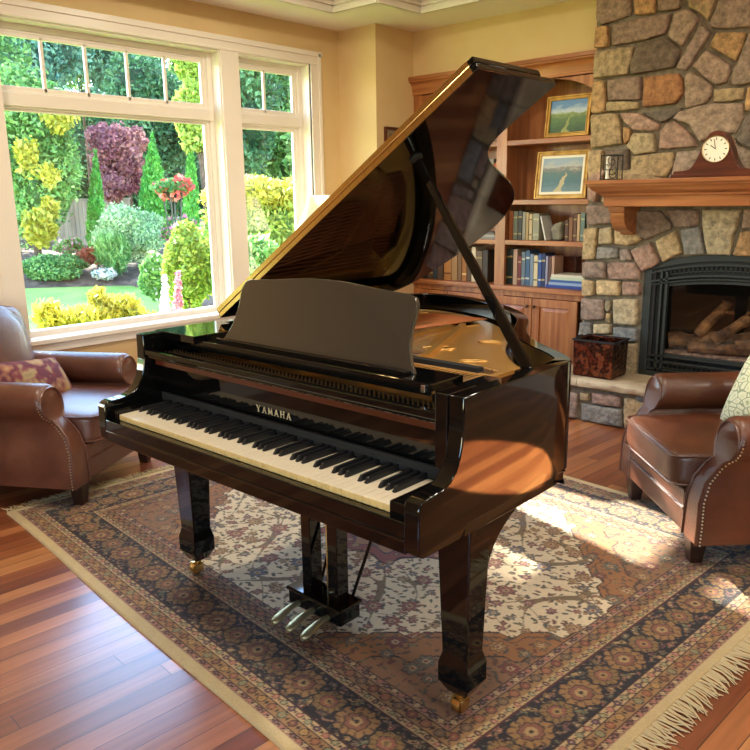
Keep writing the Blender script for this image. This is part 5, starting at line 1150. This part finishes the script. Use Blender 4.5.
def flat_book(x0, x1, z, th, c, label, grp, y0=5.17, d=.20):
    rt = empty('book', ((x0 + x1) / 2, y0 + d / 2, z), label=label, cat='book', group=grp); hw = (x1 - x0) / 2; t = .0022
    m = MB(); m.box(-hw, hw, -d / 2, d / 2, .0003, t); m.box(-hw, hw, -d / 2, d / 2, th - t, th); m.box(-hw, hw, -d / 2 - .001, -d / 2 + t, 0.0003, th); m.build('cover', bookmat(c), rt, smooth=False, bevel=.001, world=False)
    m = MB(); m.box(-hw + .003, hw - .003, -d / 2 + t, d / 2 - .004, t, th - t); m.build('pages', M['paper'], rt, smooth=False, world=False)
z = .8005
for x0, x1, th, c, lb in ((-2.935, -2.60, .022, '#27408a', 'large deep blue book at the bottom of the flat stack on the right counter'), (-2.91, -2.60, .020, '#8fa3c0', 'pale blue book second from the bottom of the flat stack on the right counter'), (-2.90, -2.61, .018, '#2f5a96', 'bright blue book third in the flat stack on the right counter'), (-2.895, -2.61, .020, '#b9c4a8', 'pale green book fourth in the flat stack on the right counter'), (-2.89, -2.62, .020, '#d0c9b0', 'off-white book on top of the flat stack on the right counter')):
    flat_book(x0, x1, z, th, c, lb, 'flat stack of books on the right counter'); z += th + .0004
z = 1.1485
for x0, x1, th, c, lb in ((-3.60, -3.395, .018, '#8d8a80', 'grey book at the bottom of the small flat stack on the left bay shelf'), (-3.59, -3.40, .016, '#b4afa0', 'pale grey book in the middle of the small flat stack on the left bay shelf'), (-3.585, -3.41, .018, '#6d6a66', 'dark grey book topping the small flat stack on the left bay shelf')):
    flat_book(x0, x1, z, th, c, lb, 'flat stack of books in the left bay'); z += th + .0004
# leaning thin book and a stone-like book end, dark box on the counter, framed card in the left bay
a = at(S(548), T_(188), 1, 5.2)
book(a[0] - .012, .012, .185, 1.150, '#c9c6bc', 'white', 'thin white book leaning against the stone book end on the third shelf', None, 5.20, .14, R(-15))
be = empty('book_end', (a[0] + .065, 5.26, 1.1485), label='rough grey-brown stone book end on the third shelf', cat='book end')
m = MB(); m.soft((a[0] + .062, 5.27, 1.1485 + .066), (.042, .045, .066), e=4, n=8, fn=lambda P, p: [P[0] + .006 * math.sin(P[2] * 60), P[1], P[2] + .012 * p[0] * (p[2] > .2)]); m.build('stone_block', mat('grey_stone', '#8c8470', .8, cols=['#6d6656', '#9c947c'], scale=20, bump=.6), be, ang=60)
m = MB(); m.box(a[0] + .02, a[0] + .105, 5.225, 5.32, 1.1488, 1.1525); m.build('base', M['felt'], be, smooth=False)
jx0 = at(S(583), 270, 1, 5.26)[0]; jx1 = at(S(620), 270, 1, 5.26)[0]
bxo = empty('keepsake_box', ((jx0 + jx1) / 2, 5.42, .80), label='dark carved keepsake box behind the flat book stack on the right counter', cat='box')
m = MB(); m.box(jx0, jx1 + .02, 5.38, 5.46, .8005, 1.00); m.build('box_body', M['clockw'], bxo, smooth=False, bevel=.004)
m = MB(); m.box(jx0 - .004, jx1 + .024, 5.376, 5.464, 1.001, 1.02); m.build('box_lid', M['clockw'], bxo, smooth=False, bevel=.004)
q0 = at(484.5, 144, 1, 5.25); 
cf = empty('white_card_frame', (q0[0] + .03, 5.26, 1.8855), label='pale framed picture standing on the upper shelf of the left bookcase bay', cat='picture')
m = MB(); frame_rect(m, q0[0] - .10, q0[0] + .10, 5.24, 5.26, 1.8855, 2.03, .014) if False else m.box(q0[0] - .10, q0[0] + .06, 5.245, 5.262, 1.8857, 2.04); m.build('frame', M['goldframe'], cf, smooth=False, bevel=.003)
m = MB(); m.box(q0[0] - .085, q0[0] + .045, 5.241, 5.246, 1.90, 2.025); m.build('card', mat('grey_green_card', '#8f978a', .6, cols=['#7c867c', '#a9aea0'], scale=9), cf, smooth=False)
shelf_row([(484, 488, 161, '#5a4030', 'cocoa', None), (488.5, 493, 159, '#8d8478', 'dove grey', None), (493.3, 496.5, 163, '#a5502c', 'brick red', None)], 1.451, 196, 'books on the second shelf of the left bay', 'on the left bay second shelf')
# ------------------------------------------------------------------ garden
GZ = -.42
PAL = {}
def leafmat(name, c1, c2, c3, sc=1.3):
    m = mat(name, c2, .5, attr=True, trans=.42); PAL[m.name] = [lin(c)[:3] for c in (c1, c2, c3)]; return m
M['lawn'] = mat('lawn_grass', '#7f9f3e', .9, cols=['#6c8f32', '#85a844', '#a0bb56'], scale=.8, detail=8, bump=.5, bscale=60)
M['soil'] = mat('garden_soil', '#4a3a2e', .95, cols=['#3a2d24', '#5d4a3c', '#6f5c4c'], scale=5, bump=.6, bscale=25)
M['bark'] = mat('bark', '#4f3f30', .95, cols=['#3a2d22', '#635040'], scale=12, bump=.6)
M['lf_green'] = leafmat('green_leaves', '#3f7238', '#6b9f55', '#a8cc7c')
M['lf_dark'] = leafmat('dark_leaves', '#2c5638', '#4a7c50', '#78a878')
M['lf_blue'] = leafmat('blue_green_leaves', '#3c6a5a', '#649a80', '#a0c8ac')
M['lf_lime'] = leafmat('lime_leaves', '#6f9438', '#97b04c', '#bfc664')
M['lf_yellow'] = leafmat('golden_leaves', '#8f9a34', '#b8b040', '#d6cc62')
M['lf_maple'] = leafmat('purple_maple_leaves', '#7a4458', '#a86a76', '#c89888')
M['lf_cypress'] = leafmat('cypress_foliage', '#3c8a3c', '#5cac48', '#90d060', .8)
M['lf_var'] = leafmat('variegated_leaves', '#86b080', '#bcd8a4', '#eef4d0')
M['lf_red'] = leafmat('rusty_red_leaves', '#8a3d30', '#b06048', '#cc8866')
M['fl_white'] = leafmat('white_petals', '#dcd8dc', '#f0ecf0', '#ffffff')
M['fl_pink'] = leafmat('pink_petals', '#b0527a', '#d890a8', '#f0c0c8')
M['fl_coral'] = leafmat('coral_petals', '#b8403a', '#d86c60', '#eca090')
gseed = [11]
def leaves(blobs, n, leaf, up=.0, inner=.55, core=None, asp=.5, lm='lf_green'):
    gseed[0] += 1; rs = np.random.RandomState(gseed[0]); B_ = np.array(blobs, float)
    wts = (B_[:, 3] * B_[:, 4] + B_[:, 4] * B_[:, 5] + B_[:, 3] * B_[:, 5]); wts /= wts.sum(); k = rs.choice(len(B_), n, p=wts)
    d = rs.normal(size=(n, 3)); d /= np.linalg.norm(d, axis=1)[:, None]; r = inner + (1.02 - inner) * rs.rand(n) ** .5 + (rs.rand(n) > .8) * rs.rand(n) * .28
    c = B_[k, :3] + d * r[:, None] * B_[k, 3:6]
    a = rs.normal(size=(n, 3)) + d * .6; a[:, 2] += up; a /= np.linalg.norm(a, axis=1)[:, None]; b = rs.normal(size=(n, 3)); b -= (b * a).sum(1)[:, None] * a; b /= np.linalg.norm(b, axis=1)[:, None]
    s_ = leaf * rs.uniform(.6, 1.4, n)[:, None]
    V = np.stack([c - a * s_, c + b * s_ * asp, c + a * s_, c - b * s_ * asp], 1).reshape(-1, 3)
    m = MB(); m.v = [tuple(p) for p in V.tolist()]; m.f = [(4 * i, 4 * i + 1, 4 * i + 2, 4 * i + 3) for i in range(n)]; m.mi = [0] * n
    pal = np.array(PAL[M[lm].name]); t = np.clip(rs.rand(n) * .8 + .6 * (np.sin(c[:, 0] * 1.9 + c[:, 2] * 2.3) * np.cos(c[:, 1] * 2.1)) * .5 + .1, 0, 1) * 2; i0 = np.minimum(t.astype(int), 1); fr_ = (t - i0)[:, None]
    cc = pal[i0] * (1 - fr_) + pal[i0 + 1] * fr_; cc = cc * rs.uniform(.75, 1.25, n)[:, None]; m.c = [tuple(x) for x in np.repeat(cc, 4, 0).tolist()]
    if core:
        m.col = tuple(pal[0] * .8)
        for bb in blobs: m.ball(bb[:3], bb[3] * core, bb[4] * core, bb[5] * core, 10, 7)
    return m
def plant(name, label, cat, lm, blobs, n, leaf, base, group=None, trunk=0, core=.72, flowers=None, **kw):
    rt = empty(name, base, label=label, cat=cat, group=group)
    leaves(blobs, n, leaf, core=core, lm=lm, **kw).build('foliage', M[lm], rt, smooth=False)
    if trunk:
        B_ = np.array(blobs); top = B_[:, :3].mean(0); m = MB(); m.tube([base, (base[0] * .7 + top[0] * .3, base[1] * .7 + top[1] * .3, base[2] + (top[2] - base[2]) * .5), tuple(top)], trunk, 8, r1=trunk * .5)
        for bb in blobs[:5]: m.tube([(base[0] * .5 + top[0] * .5, base[1] * .5 + top[1] * .5, base[2] + (top[2] - base[2]) * .6), tuple(bb[:3])], trunk * .45, 6, r1=trunk * .2)
        m.build('trunk', M['bark'], rt)
    if flowers:
        fm, fn, fs = flowers; leaves([(b[0], b[1], b[2], b[3] * 1.04, b[4] * 1.04, b[5] * 1.04) for b in blobs], fn, fs, inner=.95, asp=.8, lm=fm).build('blossoms', M[fm], rt, smooth=False)
    return rt
def crown(u, v, dep, ru, rv, k=7, seed=1, depth=.8):
    """clustered blobs filling an ellipse ru x rv pixels at a given distance"""
    rs = random.Random(seed); s_ = dep / FPX; C = far(u, v, dep); bl = []
    side = CR; up = np.array([0, 0, 1]); fw = np.array([CF[0], CF[1], 0]); fw /= np.linalg.norm(fw)
    bl.append((*C, ru * s_ * .72, ru * s_ * .72, rv * s_ * .72))
    for i in range(k):
        a = 2 * math.pi * i / k + rs.uniform(-.3, .3); q = rs.uniform(.45, .62); P = C + side * math.cos(a) * ru * s_ * q + up * math.sin(a) * rv * s_ * q + fw * rs.uniform(-.5, .5) * ru * s_ * depth
        z = rs.uniform(.38, .52); bl.append((P[0], P[1], P[2], ru * s_ * z, ru * s_ * z, rv * s_ * z))
    return bl
def ground(u, v, dep, z=GZ): P = far(u, v, dep); return (P[0], P[1], z)
m = MB(); nx, ny = 30, 30; X0_, X1_, Y0_, Y1_ = -60, -4.85, -40, 50
m.add([(X0_ + (X1_ - X0_) * i / nx, Y0_ + (Y1_ - Y0_) * j / ny, GZ) for i in range(nx + 1) for j in range(ny + 1)], [(i * (ny + 1) + j, (i + 1) * (ny + 1) + j, (i + 1) * (ny + 1) + j + 1, i * (ny + 1) + j + 1) for i in range(nx) for j in range(ny)])
o = m.build('lawn', M['lawn'], smooth=False); tag(o, 'mown green lawn outside the big window', 'lawn', kind='structure')
# planting bed behind the lawn, gently rising
bedp = [far(u, v, d_)[:2] for u, v, d_ in ((-60, 290, 17.6), (20, 303, 17.6), (75, 300, 17.8), (130, 282, 17.8), (170, 280, 15.6), (215, 285, 13.4), (290, 285, 11.0), (420, 285, 9.5))]
V = []; F = []
for i, p_ in enumerate(bedp):
    dr = np.array(p_) / np.linalg.norm(p_)
    for (k, z) in ((0, GZ + .004), (.4, GZ + .12), (3.5, GZ + .35), (10, GZ + .8), (30, GZ + 1.0)): V.append((p_[0] + dr[0] * k, p_[1] + dr[1] * k, z))
for i in range(len(bedp) - 1):
    for j in range(4): F.append((i * 5 + j, i * 5 + j + 1, (i + 1) * 5 + j + 1, (i + 1) * 5 + j))
m = MB(); m.add(V, F); o = m.build('planting_bed', M['soil']); tag(o, 'brown mulched planting bed behind the lawn', 'flower bed', kind='structure')
# backdrop trees
tg = 'tall garden trees along the back'
BT = [(-35, 110, 22, 75, 150, 'lf_green', 'broad leafy green tree at the far left edge of the garden'), (22, 30, 26, 58, 90, 'lf_blue', 'blue-green tree top above the yellow-flecked tree on the left'), (75, 20, 32, 60, 75, 'lf_green', 'tall pale green tree behind the purple maple, left of its top'),
      (118, 48, 29, 48, 60, 'lf_blue', 'blue-green conifer right behind the purple maple'), (150, 120, 25, 55, 65, 'lf_dark', 'dark green tree behind the narrow cypresses'), (197, 52, 30, 38, 70, 'lf_green', 'light green tree beyond the right edge of the large window'),
      (150, 10, 39, 40, 34, 'lf_green', 'far green treetop at the top centre of the window'), (235, 90, 23, 55, 110, 'lf_dark', 'dark tree between the two windows'), (285, 100, 27, 52, 90, 'lf_green', 'green tree filling the narrow window above the golden hedge'), (345, 110, 21, 60, 110, 'lf_green', 'green tree beyond the right edge of the narrow window'), (95, 150, 42, 60, 70, 'lf_dark', 'dark evergreen behind the fence and maple'),
      (-120, 110, 30, 80, 160, 'lf_dark', 'dark leafy tree beyond the left edge of the garden')]
for i, (u, v, dep, ru, rv, lm, lb) in enumerate(BT):
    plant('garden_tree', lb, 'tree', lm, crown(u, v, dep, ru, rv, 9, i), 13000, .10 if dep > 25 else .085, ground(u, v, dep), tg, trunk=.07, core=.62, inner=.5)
near_tree = plant('garden_tree', 'nearer green tree with yellow-flecked leaves at the left of the window', 'tree', 'lf_green', crown(30, 150, 18.5, 52, 78, 10, 31), 16000, .07, ground(30, 190, 18.5), tg, trunk=.11, core=.6)
plant('garden_tree', 'bright lime-leaved branches hanging at the upper right of the window', 'tree', 'lf_lime', crown(196, 118, 16, 24, 40, 8, 32) + crown(192, 60, 16, 20, 24, 5, 33), 7000, .06, ground(206, 190, 16), tg, trunk=.07, core=.45)
plant('japanese_maple', 'purple-leaved maple in the middle of the garden', 'tree', 'lf_maple', crown(118, 162, 21, 28, 34, 11, 40) + crown(100, 138, 21, 16, 15, 5, 41) + crown(136, 140, 21, 14, 13, 5, 43) + crown(112, 188, 20.5, 20, 16, 5, 44), 13000, .06, ground(118, 200, 21, .1), trunk=.08, core=.5)
plant('golden_shrub', 'yellow-green shrub beneath the tree at the left of the window', 'shrub', 'lf_yellow', crown(40, 228, 17.4, 17, 20, 9, 50) + crown(50, 208, 17.5, 10, 12, 5, 54), 2600, .07, ground(42, 240, 17.4, .0), core=.35, inner=.25)
leaves(crown(26, 155, 17.4, 15, 22, 6, 51) + crown(60, 120, 17.6, 20, 16, 5, 52) + crown(50, 175, 17.4, 12, 14, 5, 53), 900, .075, inner=.1, lm='lf_yellow').build('yellow_leaves', M['lf_yellow'], near_tree, smooth=False)['label'] = 'yellow-flecked leaves'
def cypress(u, vt, vb, wpx, dep, label, seed):
    C = far(u, (vt + vb) / 2, dep); s_ = dep / FPX; bl = []; n = 8
    for i in range(n):
        t = i / (n - 1); v = vb + (vt - vb) * t; P = far(u, v, dep); r = wpx / 2 * s_ * (1 - t ** 1.8 * .9) * .95; bl.append((P[0], P[1], P[2], r, r, (vb - vt) * s_ / n * 1.05))
    b = far(u, vb, dep); plant('cypress_tree', label, 'tree', 'lf_cypress', bl, 8000, .055, (b[0], b[1], GZ + .2), 'narrow upright conifers', core=.85, up=1.6, inner=.75, trunk=.04)
cypress(153, 143, 215, 27, 20, 'pointed bright green cypress right of the purple maple', 1); cypress(191, 150, 222, 15, 18.5, 'slim bright green cypress near the right edge of the large window', 2); cypress(96, 160, 238, 17, 19.5, 'slim green conifer between the fence and the purple maple', 3)
# unseen tree added left of the view: its crown blocks sun at the windows
plant('garden_tree', 'added unseen slender tree left of the big window view, blocking the sun', 'tree', 'lf_green', [(-14.3 + .2 * math.sin(k * 2), 5.05 + .12 * (k % 3 - 1), 5.9 + .42 * k, .80, .80, .5) for k in range(7)] + [(-14.3, 6.2, 7.95, .6, .5, .40), (-14.3, 6.7, 8.0, .6, .5, .42), (-14.3, 5.8, 8.0, .6, .4, .4)], 10500, .075, (-14.6, 4.3, GZ), tg, trunk=.05, core=None, inner=.1)
b_ = []
for k in range(36): P = far(-140 + 17 * k, 175 + 8 * math.sin(k * .8), 46); b_.append((P[0], P[1], P[2], 2.0, 2.0, 3.1 + .3 * math.sin(k * 1.7)))
plant('evergreen_hedge', 'tall dark evergreen hedge closing the far end of the garden', 'hedge', 'lf_dark', b_, 26000, .18, (b_[18][0], b_[18][1], GZ), None, core=.9, inner=.8)
# fence
fr = far(52, 245, 24.8); fe = far(88, 245, 24.0); fz = fr[2] - .05
fn_ = empty('wooden_fence', (fr[0], fr[1], fz), label='weathered grey board fence glimpsed between the garden trees', cat='fence')
P0f = np.array(fr) - (np.array(fe) - np.array(fr)) * 1.6; D_ = (np.array(fe) - np.array(fr)); n = 34
hF = 45 * 24.5 / FPX
for i in range(n):
    p = P0f + D_ * (i / 9.0); q = P0f + D_ * ((i + .93) / 9.0); m = MB(); m.beam((p[0], p[1], fz + hF * .5), (q[0], q[1], fz + hF * .5), .03, hF, k=0); m.build('board', M['brick'], fn_, smooth=False)
m = MB(); p = P0f; q = P0f + D_ * n / 9; m.beam((p[0] , p[1], fz + hF + .03), (q[0], q[1], fz + hF + .03), .09, .05)
m.build('cap_rail', M['brick'], fn_, smooth=False)
# bed plants
plant('round_shrub', 'large rounded pale variegated shrub in the middle of the bed', 'shrub', 'lf_var', crown(130, 235, 19.0, 36, 28, 10, 60), 14000, .045, ground(130, 262, 19.0, GZ + .3), core=.75)
plant('grass_clump', 'arching green grass clump at the left foot of the variegated shrub', 'grass', 'lf_green', crown(112, 252, 18.2, 17, 18, 6, 61), 2600, .14, ground(112, 265, 18.2, GZ + .2), core=.5, up=2.0, asp=.16)
plant('low_shrub', 'low spreading green shrub at the left edge of the lawn', 'shrub', 'lf_green', crown(52, 268, 18.2, 36, 13, 9, 62), 8000, .04, ground(52, 280, 18.2, GZ + .05), core=.8)
plant('low_shrub', 'rusty red low shrub left of the variegated shrub', 'shrub', 'lf_red', crown(92, 256, 18.8, 17, 8, 6, 63), 2200, .06, ground(92, 262, 18.8, GZ + .2), core=.7)
plant('low_shrub', 'small dark shrub with pink heads under the fence', 'shrub', 'lf_green', crown(68, 246, 19.8, 14, 8, 5, 64), 1600, .06, ground(68, 254, 19.8, GZ + .3), core=.7, flowers=('fl_pink', 160, .05))
plant('flower_clump', 'white flower clump at the edge of the lawn', 'flowers', 'lf_green', crown(104, 274, 17.9, 11, 5, 7, 65), 700, .05, ground(104, 280, 17.9, GZ + .05), core=.5, flowers=('fl_white', 420, .06))
plant('flower_clump', 'pink-flowering clump right of the variegated shrub', 'flowers', 'lf_green', crown(178, 232, 16.6, 18, 16, 7, 66), 2600, .06, ground(178, 245, 16.6, GZ + .3), core=.6, flowers=('fl_pink', 420, .055))
plant('columnar_shrub', 'rounded green shrub with white blooms left of the golden one, near the window', 'shrub', 'lf_green', crown(154, 276, 11.5, 13, 24, 7, 67), 3600, .045, ground(154, 300, 11.5), core=.75, flowers=('fl_white', 90, .03))
plant('golden_shrub', 'tall yellow-green shrub by the right edge of the large window', 'shrub', 'lf_lime', crown(188, 266, 9.5, 25, 46, 10, 68), 9000, .038, ground(188, 320, 9.5), core=.72, trunk=.03)
for u, v, lm_, lb in ((165, 296, 'fl_white', 'white flower spike in front of the green shrub'), (178, 292, 'fl_pink', 'pale pink flower spike in front of the golden shrub')):
    bl = []; dep = 8.6
    for i in range(6): P = far(u, v + 18 - 7 * i, dep); bl.append((P[0], P[1], P[2], .055 * (1 - i * .12), .055 * (1 - i * .12), .05))
    plant('flower_spike', lb, 'flowers', lm_, bl, 420, .022, ground(u, v, dep), 'flower spikes outside the window', core=.4, trunk=.008, asp=.9)
plant('golden_bush', 'bright golden leafy bush just outside the large window', 'shrub', 'lf_yellow', crown(85, 320, 7.6, 42, 15, 11, 70) + crown(122, 310, 7.8, 26, 17, 8, 71) + crown(98, 300, 7.7, 15, 14, 5, 73) + crown(145, 322, 7.7, 20, 10, 6, 74), 5200, .036, ground(95, 330, 7.6), core=.42, up=.9, asp=.32, inner=.35)
plant('golden_bush', 'small orange-tipped shoots at the lower left of the large window', 'shrub', 'lf_yellow', crown(48, 318, 7.3, 16, 18, 6, 72), 420, .05, ground(48, 330, 7.3), core=None, up=.8, asp=.3, trunk=.006)
# hedge seen through the narrow window
bl = []
for k in range(10):
    u = 236 + 18 * k; P = far(u, 215, 12.0); bl.append((P[0], P[1], P[2] - .3, .55, .55, .72 + .06 * math.sin(k * 2.3)))
hedge = plant('golden_hedge', 'clipped golden-green hedge seen through the narrow window', 'hedge', 'lf_lime', [(b[0], b[1], b[2] - .05, b[3], b[4], b[5]) for b in bl], 15000, .05, ground(260, 260, 12.0), core=.85, inner=.8)
bl2 = [(b[0], b[1], b[2] + .60, .5, .5, .24 + .05 * math.sin(i * 1.9)) for i, b in enumerate(bl)]
leaves(bl2, 7000, .05, core=.8, inner=.8, up=.8, lm='lf_yellow').build('new_growth', M['lf_yellow'], hedge, smooth=False)['label'] = 'bright yellow new growth'
plant('low_shrub', 'green shrub below the hedge outside the narrow window', 'shrub', 'lf_green', crown(262, 268, 9.2, 30, 28, 8, 80), 5000, .05, ground(262, 300, 9.2), core=.75)
# urn on a pedestal filled with coral flowers
u0 = far(172, 190, 15.5); ur = empty('flower_urn', (u0[0], u0[1], GZ), label='iron pedestal planter of coral flowers between the cypresses', cat='planter')
m = MB(); zb = u0[2]; 
for k in range(4):
    a = math.pi / 4 + k * math.pi / 2; m.tube([(u0[0] + .20 * math.cos(a), u0[1] + .20 * math.sin(a), GZ), (u0[0] + .10 * math.cos(a), u0[1] + .10 * math.sin(a), (GZ + zb) / 2), (u0[0] + .19 * math.cos(a), u0[1] + .19 * math.sin(a), zb)], .016, 6)
m.lathe([(.05, zb - .18), (.17, zb - .08), (.22, zb), (.20, zb)], u0[0], u0[1], 18); m.build('pedestal_basket', M['iron'], ur)
leaves([(u0[0], u0[1], zb + .06, .36, .36, .13)], 700, .055, core=.7).build('leaves', M['lf_green'], ur, smooth=False)
leaves([(u0[0] - .15, u0[1], zb + .06, .25, .25, .14), (u0[0] + .17, u0[1] + .1, zb + .10, .24, .24, .16), (u0[0], u0[1], zb + .0, .3, .3, .2)], 520, .05, inner=.6, asp=.8, lm='fl_coral').build('blossoms', M['fl_coral'], ur, smooth=False)
